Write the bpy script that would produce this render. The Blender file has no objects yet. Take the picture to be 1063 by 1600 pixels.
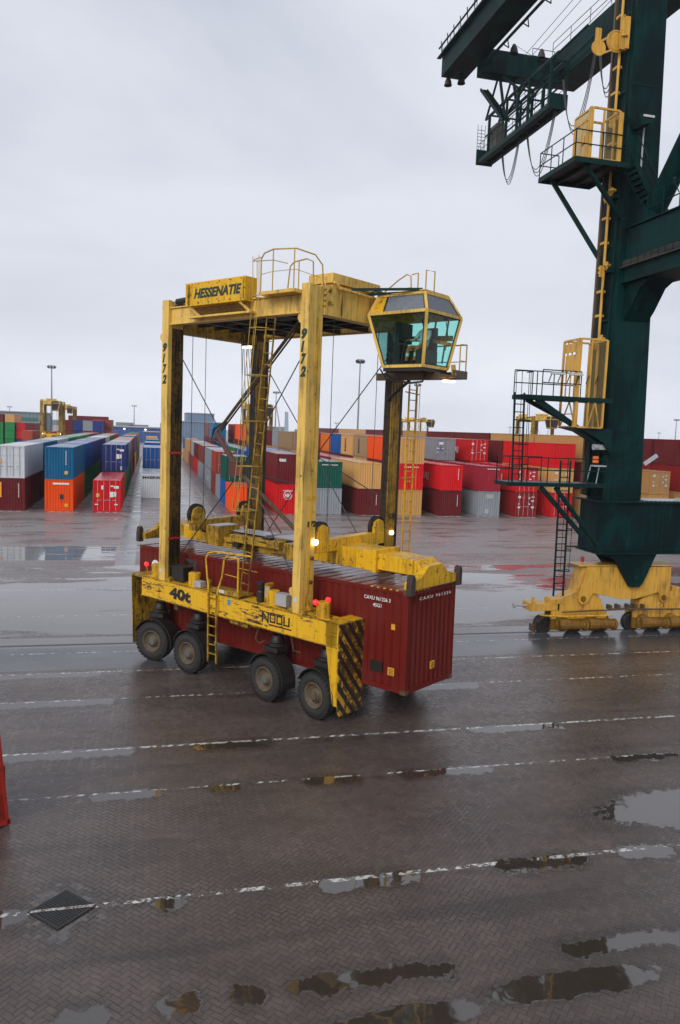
import bpy, bmesh, math, random
from math import sin, cos, pi, sqrt, atan2, radians
from mathutils import Vector, Matrix
random.seed(7)
S = bpy.context.scene
COL = S.collection
# ------------------------------------------------------------------ camera
F_PX, PITCH, ROLL, YAW, EYE = 1202.69, .1056, -.0390, .2436, 8.273
fw = Vector((sin(YAW)*cos(PITCH), cos(YAW)*cos(PITCH), -sin(PITCH)))
r0 = Vector((cos(YAW), -sin(YAW), 0)); u0 = r0.cross(fw)
RR = r0*cos(ROLL) - u0*sin(ROLL); UU = r0*sin(ROLL) + u0*cos(ROLL)
cd = bpy.data.cameras.new('camera'); cam = bpy.data.objects.new('camera', cd); COL.objects.link(cam)
cam.matrix_world = Matrix(((RR.x, UU.x, -fw.x, 0), (RR.y, UU.y, -fw.y, 0), (RR.z, UU.z, -fw.z, EYE), (0, 0, 0, 1)))
cd.sensor_fit = 'VERTICAL'; cd.sensor_height = 36; cd.lens = 36*F_PX/1600
cd.clip_start = .1; cd.clip_end = 5000
S.camera = cam
# ------------------------------------------------------------------ world (overcast sky)
SUN_EL, SUN_ROT = radians(33), radians(222)
w = bpy.data.worlds.new('World'); S.world = w; w.use_nodes = True
nt = w.node_tree; nt.nodes.clear()
def wn(t, **k):
    n = nt.nodes.new(t)
    for a, b in k.items(): setattr(n, a, b)
    return n
sky = wn('ShaderNodeTexSky', sky_type='NISHITA', sun_disc=False, sun_elevation=SUN_EL, sun_rotation=SUN_ROT, altitude=0, air_density=1, dust_density=3)
tc = wn('ShaderNodeTexCoord'); mp = wn('ShaderNodeMapping'); mp.inputs['Scale'].default_value = (1, 1, 2.6)
nz = wn('ShaderNodeTexNoise'); nz.inputs['Scale'].default_value = 1.25; nz.inputs['Detail'].default_value = 5; nz.inputs['Roughness'].default_value = .52; nz.inputs['Distortion'].default_value = .4
cr = wn('ShaderNodeValToRGB')
cr.color_ramp.elements[0].position = .34; cr.color_ramp.elements[0].color = (.53, .575, .67, 1)
cr.color_ramp.elements[1].position = .64; cr.color_ramp.elements[1].color = (.80, .825, .905, 1)
sx = wn('ShaderNodeSeparateXYZ'); 
# zenith slightly darker than the band above the horizon
mr = wn('ShaderNodeMapRange'); mr.inputs['From Min'].default_value = 0; mr.inputs['From Max'].default_value = .28; mr.inputs['To Min'].default_value = 7.4; mr.inputs['To Max'].default_value = 8.15
vm = wn('ShaderNodeVectorMath', operation='SCALE')
mx = wn('ShaderNodeMix', data_type='RGBA'); mx.inputs[0].default_value = .93
bg = wn('ShaderNodeBackground'); bg.inputs['Strength'].default_value = .1
out = wn('ShaderNodeOutputWorld')
L = nt.links.new
L(tc.outputs['Generated'], mp.inputs[0]); L(mp.outputs[0], nz.inputs['Vector']); L(nz.outputs[0], cr.inputs[0])
L(tc.outputs['Generated'], sx.inputs[0]); L(sx.outputs[2], mr.inputs[0])
m2 = wn('ShaderNodeMapRange', interpolation_type='SMOOTHSTEP'); m2.inputs['From Min'].default_value = .0; m2.inputs['From Max'].default_value = .17; m2.inputs['To Min'].default_value = 1.42; m2.inputs['To Max'].default_value = 1.0
mm = wn('ShaderNodeMath', operation='MULTIPLY'); L(sx.outputs[2], m2.inputs[0]); L(mr.outputs[0], mm.inputs[0]); L(m2.outputs[0], mm.inputs[1])
L(cr.outputs[0], vm.inputs[0]); L(mm.outputs[0], vm.inputs['Scale'])
L(sky.outputs[0], mx.inputs[6]); L(vm.outputs[0], mx.inputs[7]); L(mx.outputs[2], bg.inputs[0]); L(bg.outputs[0], out.inputs[0])
# ------------------------------------------------------------------ sun (soft, behind cloud)
sl = bpy.data.lights.new('sun', 'SUN'); sl.energy = 1.5; sl.angle = radians(34); sl.color = (1, .97, .93)
so = bpy.data.objects.new('sun', sl); COL.objects.link(so)
sd = Vector((sin(SUN_ROT)*cos(SUN_EL), cos(SUN_ROT)*cos(SUN_EL), sin(SUN_EL)))
so.rotation_euler = sd.to_track_quat('Z', 'Y').to_euler()
S.view_settings.view_transform = 'Standard'; S.view_settings.look = 'None'; S.view_settings.exposure = .3; S.view_settings.gamma = 1
S.render.engine = 'CYCLES'
S.cycles.max_bounces = 8; S.cycles.transparent_max_bounces = 12; S.cycles.volume_bounces = 1
S.cycles.use_denoising = True
# ------------------------------------------------------------------ helpers
class MB:
    def __init__(s): s.v = []; s.f = []; s.c = []
    def add(s, vs, fs):
        s.c.append((len(s.v), len(s.f))); n = len(s.v); s.v += [tuple(p) for p in vs]; s.f += [tuple(i+n for i in f) for f in fs]; return s
    def box(s, p, q):
        x0, y0, z0 = [min(a, b) for a, b in zip(p, q)]; x1, y1, z1 = [max(a, b) for a, b in zip(p, q)]
        return s.add([(x0,y0,z0),(x1,y0,z0),(x1,y1,z0),(x0,y1,z0),(x0,y0,z1),(x1,y0,z1),(x1,y1,z1),(x0,y1,z1)],
                     [(0,3,2,1),(4,5,6,7),(0,1,5,4),(1,2,6,5),(2,3,7,6),(3,0,4,7)])
    def bar(s, p, q, w, h, up=(0,0,1)):
        p, q, up = Vector(p), Vector(q), Vector(up); d = (q-p).normalized()
        a = d.cross(up)
        if a.length < 1e-4: a = d.cross(Vector((1,0,0)))
        a.normalize(); b = a.cross(d).normalized(); a *= w/2; b *= h/2
        return s.add([p-a-b, p+a-b, p+a+b, p-a+b, q-a-b, q+a-b, q+a+b, q-a+b],
                     [(0,3,2,1),(4,5,6,7),(0,1,5,4),(1,2,6,5),(2,3,7,6),(3,0,4,7)])
    def tube(s, pts, r, n=6, caps=True):
        pts = [Vector(p) for p in pts]; rings = []
        m = len(pts); base = len(s.v); prev = None; s.c.append((len(s.v), len(s.f)))
        for i, p in enumerate(pts):
            d = (pts[min(i+1, m-1)] - pts[max(i-1, 0)])
            d = d.normalized() if d.length > 1e-9 else Vector((0,0,1))
            if prev is None:
                a = d.cross(Vector((0,0,1)))
                if a.length < 1e-3: a = d.cross(Vector((1,0,0)))
            else: a = prev - d*prev.dot(d)
            a.normalize(); prev = a; b = d.cross(a)
            rr = r[i] if isinstance(r, (list, tuple)) else r
            for k in range(n):
                t = 2*pi*k/n; s.v.append(tuple(p + a*cos(t)*rr + b*sin(t)*rr))
        for i in range(m-1):
            for k in range(n):
                k2 = (k+1) % n
                s.f.append((base+i*n+k, base+i*n+k2, base+(i+1)*n+k2, base+(i+1)*n+k))
        if caps: s.f.append(tuple(base+k for k in reversed(range(n)))); s.f.append(tuple(base+(m-1)*n+k for k in range(n)))
        return s
    def cyl(s, p, q, r, n=16): return s.tube([p, q], r, n)
    def lathe(s, c, axis, prof, n=24):
        # prof: list of (radius, offset along axis)
        c = Vector(c); d = Vector(axis).normalized(); a = d.cross(Vector((0,0,1)))
        if a.length < 1e-3: a = d.cross(Vector((1,0,0)))
        a.normalize(); b = d.cross(a); base = len(s.v); m = len(prof); s.c.append((len(s.v), len(s.f)))
        for (r, o) in prof:
            for k in range(n):
                t = 2*pi*k/n; s.v.append(tuple(c + d*o + (a*cos(t) + b*sin(t))*max(r, .0005)))
        for i in range(m-1):
            for k in range(n):
                k2 = (k+1) % n; s.f.append((base+i*n+k, base+i*n+k2, base+(i+1)*n+k2, base+(i+1)*n+k))
        return s
    def prism(s, poly, fn, d0, d1):
        n = len(poly); vs = [fn(u, v, d0) for u, v in poly] + [fn(u, v, d1) for u, v in poly]
        fs = [tuple(range(n)), tuple(range(2*n-1, n-1, -1))] + [(i, i+n, (i+1) % n + n, (i+1) % n) for i in range(n)]
        return s.add(vs, fs)
    def each(s, name, mat, *a, **k):
        res = []; ends = s.c[1:]+[(len(s.v), len(s.f))]
        for (v0, f0), (v1, f1) in zip(s.c, ends):
            q = MB(); q.v = s.v[v0:v1]; q.f = [tuple(i-v0 for i in f) for f in s.f[f0:f1]]; res.append(q.build(name, mat, *a, **k))
        return res
    def build(s, name, mat, parent=None, flip=False, org=None, smooth=False, bevel=0, color=None, recalc=True):
        vs = s.v
        if flip: vs = [(-x, y, z) for x, y, z in vs]
        if org is not None: vs = [(x-org[0], y-org[1], z-org[2]) for x, y, z in vs]
        me = bpy.data.meshes.new(name); me.from_pydata(vs, [], s.f)
        if recalc:
            bm = bmesh.new(); bm.from_mesh(me); bmesh.ops.recalc_face_normals(bm, faces=bm.faces[:]); bm.to_mesh(me); bm.free()
        if smooth:
            for p in me.polygons: p.use_smooth = True
        me.materials.append(mat); me.update()
        return link(name, me, parent, bevel, color)
def link(name, me, parent=None, bevel=0, color=None):
    o = bpy.data.objects.new(name, me); COL.objects.link(o)
    if parent: o.parent = parent
    if bevel:
        b = o.modifiers.new('bevel', 'BEVEL'); b.width = bevel; b.segments = 2; b.limit_method = 'ANGLE'; b.angle_limit = radians(40)
    if color: o.color = (*color, 1)
    return o
def tag(o, label=None, cat=None, group=None, kind=None):
    if label: o['label'] = label
    if cat: o['category'] = cat
    if group: o['group'] = group
    if kind: o['kind'] = kind
    return o
def empty(name, loc=(0,0,0), rz=0, label=None, cat=None, group=None):
    o = bpy.data.objects.new(name, None); COL.objects.link(o); o.location = loc; o.rotation_euler = (0,0,rz)
    o.empty_display_size = .2
    return tag(o, label, cat, group)
def kids(o): return [c for c in bpy.data.objects if c.parent == o]
def copy_tree(o, parent=None):
    c = o.copy(); COL.objects.link(c); c.parent = parent
    for ch in kids(o): copy_tree(ch, c)
    return c
def text(body, mat, parent, org, xd, yd, width, height, name='lettering', shear=0, off=0.0, depth=.004, spacing=1.0, flip=False):
    cu = bpy.data.curves.new('t', 'FONT'); cu.body = body; cu.size = 1; cu.shear = shear; cu.offset = off; cu.resolution_u = 3
    cu.space_character = spacing; cu.extrude = .001
    t = bpy.data.objects.new('t', cu); COL.objects.link(t)
    dg = bpy.context.evaluated_depsgraph_get(); dg.update()
    me = bpy.data.meshes.new_from_object(t.evaluated_get(dg))
    bpy.data.objects.remove(t); bpy.data.curves.remove(cu)
    xs = [v.co.x for v in me.vertices]; ys = [v.co.y for v in me.vertices]
    x0, x1, y0, y1 = min(xs), max(xs), min(ys), max(ys)
    o_, xd, yd = Vector(org), Vector(xd).normalized(), Vector(yd).normalized(); nd = xd.cross(yd)
    if flip: pass
    for v in me.vertices:
        u = (v.co.x-x0)/(x1-x0)*width; q = (v.co.y-y0)/(y1-y0)*height; d = v.co.z*depth/.002
        v.co = o_ + xd*u + yd*q + nd*d
    me.materials.clear(); me.materials.append(mat); me.name = name
    return link(name, me, parent)
# ---- node material helper
class NG:
    def __init__(s, name):
        s.mat = bpy.data.materials.new(name); s.mat.use_nodes = True; s.t = s.mat.node_tree; s.t.nodes.clear()
        s.out = s.t.nodes.new('ShaderNodeOutputMaterial')
    def n(s, ty, props=None, **ins):
        n = s.t.nodes.new(ty)
        for k, v in (props or {}).items(): setattr(n, k, v)
        for k, v in ins.items(): s.put(n, k, v)
        return n
    def put(s, n, k, v):
        i = n.inputs[int(k[1:])] if k[0] == 'i' and k[1:].isdigit() else n.inputs[k.replace('_', ' ')]
        if isinstance(v, bpy.types.NodeSocket): s.t.links.new(v, i)
        elif isinstance(v, (tuple, list)) and len(v) == 3 and i.type == 'RGBA': i.default_value = (*v, 1)
        else: i.default_value = v
    def m(s, op, a, b=0.0, c=0.0, clamp=False):
        n = s.t.nodes.new('ShaderNodeMath'); n.operation = op; n.use_clamp = clamp
        for i, v in enumerate((a, b, c)):
            if isinstance(v, bpy.types.NodeSocket): s.t.links.new(v, n.inputs[i])
            else: n.inputs[i].default_value = v
        return n.outputs[0]
    def mix(s, f, a, b): 
        n = s.n('ShaderNodeMix', {'data_type': 'RGBA'}); s.put(n, 'i0', f); s.put(n, 'i6', a); s.put(n, 'i7', b); return n.outputs[2]
    def noise(s, vec, scale, detail=3, rough=.5, dist=0):
        return s.n('ShaderNodeTexNoise', Vector=vec, Scale=scale, Detail=detail, Roughness=rough, Distortion=dist).outputs[0]
    def map(s, vec, sc=(1,1,1), rot=(0,0,0), loc=(0,0,0)):
        return s.n('ShaderNodeMapping', Vector=vec, Scale=sc, Rotation=rot, Location=loc).outputs[0]
    def ss(s, v, a, b, t0=0.0, t1=1.0):
        n = s.n('ShaderNodeMapRange', {'interpolation_type': 'SMOOTHSTEP'}, Value=v)
        for i, x in zip(range(1, 5), (a, b, t0, t1)): s.put(n, 'i%d' % i, x)
        return n.outputs[0]
    def finish(s, base, rough, metal=0.0, height=None, bdist=.01, bstr=.5, spec=.5, extra=None):
        p = s.n('ShaderNodeBsdfPrincipled'); s.put(p, 'Base Color', base); s.put(p, 'Roughness', rough); s.put(p, 'Metallic', metal)
        s.put(p, 'Specular IOR Level', spec)
        for k, v in (extra or {}).items(): s.put(p, k, v)
        if height is not None:
            b = s.n('ShaderNodeBump'); s.put(b, 'Height', height); s.put(b, 'Distance', bdist); s.put(b, 'Strength', bstr)
            s.t.links.new(b.outputs[0], p.inputs['Normal'])
        s.t.links.new(p.outputs[0], s.out.inputs['Surface'])
        return s.mat
def paint(name, base, dirt=(.05,.03,.02), rust=(.12,.045,.02), wear=.35, grime=.5, rough=.42, streak=1.0, chips=.62, scale=1.0, spec=.5, soft=.035):
    g = NG(name); tcn = g.n('ShaderNodeTexCoord').outputs['Object']
    big = g.noise(tcn, .9*scale, 4, .6)
    st = g.noise(g.map(tcn, (7*scale, 7*scale, .55*scale)), 1.6, 5, .65)
    fine = g.noise(tcn, 22*scale, 4, .6)
    gr = g.m('MULTIPLY', g.ss(g.m('ADD', g.m('MULTIPLY', st, .7*streak), g.m('MULTIPLY', big, .45)), .5, .85), grime, clamp=True)
    c1 = g.mix(g.m('MULTIPLY', big, .35), base, tuple(x*.72 for x in base))
    c2 = g.mix(gr, c1, dirt)
    chip = g.ss(g.m('ADD', g.m('MULTIPLY', g.noise(tcn, 6*scale, 6, .72, .5), .8), g.m('MULTIPLY', fine, .2)), chips, chips+soft)
    c3 = g.mix(g.m('MULTIPLY', chip, wear), c2, rust)
    ro = g.m('ADD', rough, g.m('ADD', g.m('MULTIPLY', fine, .14), g.m('MULTIPLY', chip, .2)))
    return g.finish(c3, g.m('SUBTRACT', ro, .07), height=g.m('ADD', g.m('MULTIPLY', fine, .3), g.m('MULTIPLY', chip, -.4)), bdist=.006, bstr=.35, spec=spec*.7)
def green_steel():
    g = NG('dark_green_crane_paint'); tcn = g.n('ShaderNodeTexCoord').outputs['Object']
    big = g.noise(g.map(tcn, (.30,.30,.22)), 1.3, 5, .62, .8); st = g.noise(g.map(tcn, (4,4,.3)), 1.4, 5, .65); fine = g.noise(tcn, 14, 4, .6)
    v = g.m('ADD', g.m('MULTIPLY', big, .75), g.m('MULTIPLY', st, .25))
    c = g.mix(g.ss(v, .44, .56), (.002,.011,.012), (.0015,.027,.025)); c = g.mix(g.ss(g.noise(tcn, 3.5, 6, .75, .5), .66, .70, 0, .5), c, (.04,.028,.018)); c = g.mix(g.ss(st, .58, .8, 0, .35), c, (.05,.075,.07))
    return g.finish(c, g.m('ADD', .42, g.m('MULTIPLY', fine, .2)), height=fine, bdist=.004, bstr=.25, spec=.10)
def plain(name, base, rough=.6, metal=0.0, var=.25, scale=8, bump=.2, emis=None):
    g = NG(name); tcn = g.n('ShaderNodeTexCoord').outputs['Object']
    nz_ = g.noise(tcn, scale, 4, .6)
    c = g.mix(nz_, tuple(x*(1-var) for x in base), tuple(min(1, x*(1+var)) for x in base))
    ex = {}
    if emis: ex = {'Emission Color': emis[0], 'Emission Strength': emis[1]}
    return g.finish(c, g.m('ADD', rough-.08, g.m('MULTIPLY', nz_, .16)), metal, nz_, .004, bump, extra=ex)
YEL = paint('yellow_machine_paint', (.78,.43,.012), dirt=(.07,.04,.012), rust=(.06,.03,.012), wear=.9, grime=1.0, chips=.57, rough=.4)
YELT = paint('yellow_frame_paint', (.80,.51,.11), dirt=(.10,.055,.015), rust=(.09,.045,.015), wear=.8, grime=.9, chips=.60)
YELD = paint('dirty_yellow_paint', (.50,.29,.02), dirt=(.02,.012,.008), rust=(.03,.018,.01), wear=.9, grime=1.6, chips=.44, soft=.22)
LEGIN = paint('oily_leg_paint', (.17,.09,.008), dirt=(.008,.006,.005), rust=(.012,.008,.006), wear=.97, grime=2.2, chips=.34, soft=.30)
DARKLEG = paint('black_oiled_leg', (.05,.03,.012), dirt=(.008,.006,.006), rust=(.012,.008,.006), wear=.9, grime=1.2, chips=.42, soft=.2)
OILY = paint('oily_yellow_leg', (.42,.23,.015), dirt=(.02,.012,.006), rust=(.05,.028,.008), wear=.8, grime=1.6, chips=.42, soft=.25)
YELDK = plain('dark_brown_casting', (.045,.028,.02), .6)
BLK = plain('oily_black_steel', (.018,.015,.014), .5)
BRN = paint('brown_stained_steel', (.11,.07,.035), dirt=(.015,.01,.01), wear=.6, grime=.9)
RAIL = paint('yellow_handrail_paint', (.50,.32,.05), dirt=(.05,.03,.02), wear=.5)
RUB = plain('tyre_rubber', (.013,.012,.011), .75, scale=14, bump=.4)
TYW = plain('dusty_tyre_wall', (.022,.019,.017), .8, scale=9)
RIM = paint('wheel_rim_paint', (.12,.09,.055), dirt=(.03,.02,.015), wear=.7, grime=.8, rough=.55)
RIM2 = plain('grey_hub_metal', (.11,.10,.09), .6)
GRN = green_steel()
GRN2 = paint('green_platform_paint', (.0015,.025,.023), dirt=(.004,.010,.010), wear=.3, grime=.4, rough=.5, spec=.2)
BOG = paint('bogie_yellow_paint', (.70,.38,.055), dirt=(.10,.05,.015), rust=(.12,.05,.02), wear=.7, grime=.95, chips=.63, rough=.38)
BOGD = paint('greasy_bogie_paint', (.24,.12,.012), dirt=(.02,.012,.008), wear=.9, grime=1.0, chips=.55, scale=2)
ROPE = plain('steel_rope', (.05,.045,.045), .5, .3)
STEEL = plain('grey_steel', (.40,.41,.43), .45, .2)
CONC = plain('concrete', (.22,.21,.205), .55, scale=2)
LET = plain('dark_green_lettering', (.006,.035,.02), .5)
LETB = plain('black_lettering', (.015,.014,.012), .5)
LETW = plain('white_lettering', (.72,.72,.70), .5)
WHT = plain('white_plate', (.55,.55,.53), .45)
BOXG = plain('grey_control_box', (.38,.37,.36), .45)
LAMPW = plain('lit_warm_lamp', (.9,.85,.75), .3, emis=((1,.80,.55), 5.0))
LAMPR = plain('lit_red_lamp', (.7,.02,.02), .3, emis=((1,.02,.03), 1.2))
ORG = plain('orange_beacon', (.85,.16,.02), .35)
REDM = paint('red_machine_paint', (.30,.022,.014), dirt=(.06,.02,.015), wear=.5, grime=.5)
RED = plain('red_marker', (.5,.02,.02), .4)
# container paint: colour comes from the object
def container_mat():
    g = NG('container_paint'); tcn = g.n('ShaderNodeTexCoord').outputs['Object']; oi = g.n('ShaderNodeObjectInfo')
    base = oi.outputs['Color']; rnd = oi.outputs['Random']
    tv = g.n('ShaderNodeVectorMath', {'operation': 'ADD'}); g.t.links.new(tcn, tv.inputs[0])
    cx = g.n('ShaderNodeCombineXYZ', X=g.m('MULTIPLY', rnd, 37.0), Y=g.m('MULTIPLY', rnd, 91.0)); g.t.links.new(cx.outputs[0], tv.inputs[1])
    v = tv.outputs[0]
    big = g.noise(v, .6, 4, .6); st = g.noise(g.map(v, (5, 5, .35)), 1.5, 5, .65)
    fade = g.mix(g.ss(big, .3, .75, 0, .12), base, g.mix(.35, base, (.35,.30,.28)))
    dk = g.mix(g.ss(st, .48, .8, 0, .5), fade, g.mix(.75, base, (.03,.02,.018)))
    chip = g.ss(g.noise(v, 5.5, 6, .74, .4), .66, .69)
    c = g.mix(g.m('MULTIPLY', chip, .7), dk, (.10,.04,.02))
    return g.finish(c, g.m('ADD', .4, g.m('MULTIPLY', st, .18)), height=g.m('ADD', big, chip), bdist=.004, bstr=.2, spec=.12)
CONT = container_mat()
# roof of a container: own colour with a pale sky reflection painted in, glossy with water
def roof_mat():
    g = NG('wet_roof_painted_sheen'); tcn = g.n('ShaderNodeTexCoord').outputs['Object']; oi = g.n('ShaderNodeObjectInfo')
    b = oi.outputs['Color']; n1 = g.noise(tcn, 1.2, 4, .6)
    c = g.mix(g.ss(n1, .35, .8, .1, .5), b, (.30,.24,.22))
    return g.finish(c, g.ss(n1, .35, .6, .16, .34), height=g.noise(tcn, 3, 3), bdist=.01, bstr=.1, spec=.7)
ROOF = roof_mat()
def glass_mat():
    g = NG('teal_cab_glass'); tr = g.n('ShaderNodeBsdfTransparent', Color=(.60,.94,.89)); gl = g.n('ShaderNodeBsdfGlossy', Color=(1,1,1), Roughness=.02)
    fr = g.n('ShaderNodeFresnel', IOR=1.45); nz_ = g.noise(g.n('ShaderNodeTexCoord').outputs['Object'], 30, 3)
    ms = g.n('ShaderNodeMixShader'); g.put(ms, 'i0', g.m('MULTIPLY', fr.outputs[0], g.m('ADD', .5, g.m('MULTIPLY', nz_, .25)))); g.t.links.new(tr.outputs[0], ms.inputs[1]); g.t.links.new(gl.outputs[0], ms.inputs[2])
    g.t.links.new(ms.outputs[0], g.out.inputs['Surface']); return g.mat
GLASS = glass_mat()
def glass2():
    g = NG('rainy_roof_glass'); tr = g.n('ShaderNodeBsdfTransparent', Color=(.20,.26,.30)); gl = g.n('ShaderNodeBsdfPrincipled', Roughness=.25); g.put(gl, 'Base Color', (.24,.27,.31))
    nz_ = g.noise(g.n('ShaderNodeTexCoord').outputs['Object'], 40, 4)
    ms = g.n('ShaderNodeMixShader'); g.put(ms, 'i0', g.ss(nz_, .3, .7, .45, .85)); g.t.links.new(tr.outputs[0], ms.inputs[1]); g.t.links.new(gl.outputs[0], ms.inputs[2])
    g.t.links.new(ms.outputs[0], g.out.inputs['Surface']); return g.mat
GLASS2 = glass2()
def mesh_cage_mat():
    # expanded-metal screen: real holes through procedural pattern
    g = NG('yellow_mesh_screen'); tcn = g.n('ShaderNodeTexCoord').outputs['Object']
    wv = g.n('ShaderNodeTexNoise', Vector=tcn, Scale=60.0).outputs[0]
    p = g.n('ShaderNodeBsdfPrincipled'); g.put(p, 'Base Color', (.26,.18,.06)); g.put(p, 'Roughness', .6)
    tr = g.n('ShaderNodeBsdfTransparent'); ms = g.n('ShaderNodeMixShader'); g.put(ms, 'i0', .42)
    g.t.links.new(tr.outputs[0], ms.inputs[1]); g.t.links.new(p.outputs[0], ms.inputs[2]); g.t.links.new(ms.outputs[0], g.out.inputs['Surface']); return g.mat
SCREEN = mesh_cage_mat()
def hazard_mat():
    g = NG('worn_hazard_stripes'); tcn = g.n('ShaderNodeTexCoord').outputs['Object']; sp = g.n('ShaderNodeSeparateXYZ', Vector=tcn)
    d = g.m('ADD', g.m('MULTIPLY', sp.outputs['Y'], 1.25), sp.outputs['Z'])
    f = g.m('FRACT', g.m('DIVIDE', d, .44)); stp = g.m('GREATER_THAN', f, .5)
    wr = g.ss(g.noise(tcn, 3.8, 6, .78, .8), .42, .52); wr2 = g.ss(g.noise(g.map(tcn, (1,1,2.5), loc=(7,3,1)), 3.2, 6, .75), .60, .63)
    c = g.mix(stp, (.62,.32,.02), (.016,.014,.012)); c = g.mix(g.m('MULTIPLY', wr, .92), c, (.022,.012,.007)); c = g.mix(g.m('MULTIPLY', wr2, .35), c, (.45,.22,.02))
    return g.finish(c, .5, height=wr, bdist=.004, bstr=.3)
HAZ = hazard_mat()
def beam_mat():
    # side-sill paint: long horizontal scrapes down to dark primer
    g = NG('scraped_yellow_paint'); tcn = g.n('ShaderNodeTexCoord').outputs['Object']
    big = g.noise(tcn, .9, 4, .6); sc = g.noise(g.map(tcn, (1.3, 1, 9)), 1.5, 7, .72, .9); st = g.noise(g.map(tcn, (9, 9, .7)), 1.5, 5, .6)
    rg = g.noise(g.map(tcn, (.8,1,.8), loc=(3.1,0,0)), .9, 2, .5)
    c = g.mix(g.m('MULTIPLY', big, .4), (.80,.45,.015), (.60,.30,.012)); c = g.mix(g.ss(st, .50, .8, 0, .75), c, (.09,.05,.015))
    k = g.ss(g.m('ADD', sc, g.m('MULTIPLY', rg, .28)), .70, .725)
    c = g.mix(k, c, (.035,.02,.015))
    return g.finish(c, g.m('ADD', .36, g.m('MULTIPLY', k, .2)), height=g.m('MULTIPLY', k, -1), bdist=.004, bstr=.5)
SILL = beam_mat()
# ------------------------------------------------------------------ ground
def ground_mat():
    g = NG('wet_block_paving'); pos = g.n('ShaderNodeNewGeometry').outputs['Position']
    sp = g.n('ShaderNodeSeparateXYZ', Vector=pos); X, Y = sp.outputs['X'], sp.outputs['Y']
    # slow wobble of the laid pattern
    rx = g.m('MULTIPLY', g.m('ADD', X, Y), .7071); ry = g.m('MULTIPLY', g.m('SUBTRACT', Y, X), .7071)
    wob = g.noise(pos, .8, 2); wob2 = g.m('MULTIPLY', g.noise(pos, 5, 2), .03); rx = g.m('ADD', g.m('ADD', rx, wob2), g.m('MULTIPLY', wob, .12)); ry = g.m('ADD', ry, g.m('MULTIPLY', g.noise(pos, .9, 2), .12))
    wdt = .101
    cx = g.m('DIVIDE', rx, wdt); cy = g.m('DIVIDE', ry, wdt); ix = g.m('FLOOR', cx); iy = g.m('FLOOR', cy); fx = g.m('SUBTRACT', cx, ix); fy = g.m('SUBTRACT', cy, iy)
    k = g.m('FLOORED_MODULO', g.m('ADD', g.m('SUBTRACT', ix, iy), .5), 4.0); k = g.m('FLOOR', k)
    eq = lambda v: g.m('COMPARE', k, v, .1)
    e0, e1, e2, e3 = eq(0.0), eq(1.0), eq(2.0), eq(3.0)
    d = g.m('MINIMUM', g.m('MINIMUM', g.m('ADD', fx, e1), g.m('ADD', g.m('SUBTRACT', 1.0, fx), e0)), g.m('MINIMUM', g.m('ADD', fy, e2), g.m('ADD', g.m('SUBTRACT', 1.0, fy), e3)))
    bx = g.m('SUBTRACT', ix, e1); by = g.m('SUBTRACT', iy, e2)
    wn_ = g.n('ShaderNodeTexWhiteNoise', {'noise_dimensions': '3D'}, Vector=g.n('ShaderNodeCombineXYZ', X=bx, Y=by, Z=g.m('ADD', e2, e3)).outputs[0])
    br = wn_.outputs['Value']; brc = g.n('ShaderNodeSeparateColor', Color=wn_.outputs['Color'])
    joint = g.ss(d, .02, .11, 1, 0)
    near = g.ss(Y, 13, 36, 1, .0)
    grit = g.noise(pos, 60, 4, .7); med = g.noise(pos, 3.0, 4, .6); lg = g.noise(g.map(pos, (.25, .6, 1)), .8, 4, .6)
    # water stripes along the settled wheel ruts
    xn = lambda off, sc: g.noise(g.n('ShaderNodeCombineXYZ', X=g.m('MULTIPLY', X, sc), Y=off).outputs[0], 1.0, 3, .6)
    wobY = g.m('MULTIPLY', g.m('SUBTRACT', g.noise(pos, 1.3, 3, .6), .5), .30)
    water = None; raw = None
    def add(v):
        nonlocal water
        water = v if water is None else g.m('MAXIMUM', water, v)
    def addraw(v):
        nonlocal raw
        raw = v if raw is None else g.m('MAXIMUM', raw, v)
    jag = g.m('MULTIPLY', g.m('SUBTRACT', br, .5), .16)
    SEG = {23.1:(.30,.50,3.3,((-2.6,1.6),(9.5,1.2))), 25.75:(.26,.48,8.9,((-3.2,1.7),)), 19.40:(.26,.52,1.7,((-1.9,1.6),(2.2,1.0),(10.3,1.4))), 17.0:(.22,.52,5.2,((-.45,.75),(1.8,.35),(7.2,1.2),(12.6,.8),(4.3,.7))),
           12.86:(.25,.56,9.4,((4.05,.95),(6.85,.25),(7.6,.9),(.4,.25),(9.9,.6))), 10.43:(.23,.55,12.6,((-.85,.35),(.5,.3),(1.5,.25),(3.4,1.3),(7.9,1.3)))}
    for yk, (wd, lo, off, segs) in SEG.items():
        amp = g.ss(xn(off, .42), lo, lo+.16, -.2, wd*.6)
        for (xc, hw) in segs: amp = g.m('MAXIMUM', amp, g.ss(g.m('ABSOLUTE', g.m('SUBTRACT', X, xc)), hw+.22, hw-.12, -.2, wd))
        dd = g.m('ABSOLUTE', g.m('ADD', g.m('SUBTRACT', Y, yk), wobY))
        addraw(g.m('SUBTRACT', amp, dd))
    def blob(cx_, cy_, rx_, ry_, pw=1.0, nz=.35, cap=1.0):
        ux = g.m('DIVIDE', g.m('SUBTRACT', X, cx_), rx_); uy = g.m('DIVIDE', g.m('SUBTRACT', Y, cy_), ry_)
        if pw == 1: r = g.m('SQRT', g.m('ADD', g.m('MULTIPLY', ux, ux), g.m('MULTIPLY', uy, uy)))
        else: r = g.m('ADD', g.m('ABSOLUTE', ux), g.m('ABSOLUTE', uy))
        r = g.m('ADD', r, g.m('MULTIPLY', g.m('SUBTRACT', g.noise(pos, 1.5, 3, .6), .5), nz))
        addraw(g.m('MINIMUM', g.m('MULTIPLY', g.m('SUBTRACT', 1.0, r), .7), cap))
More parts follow.
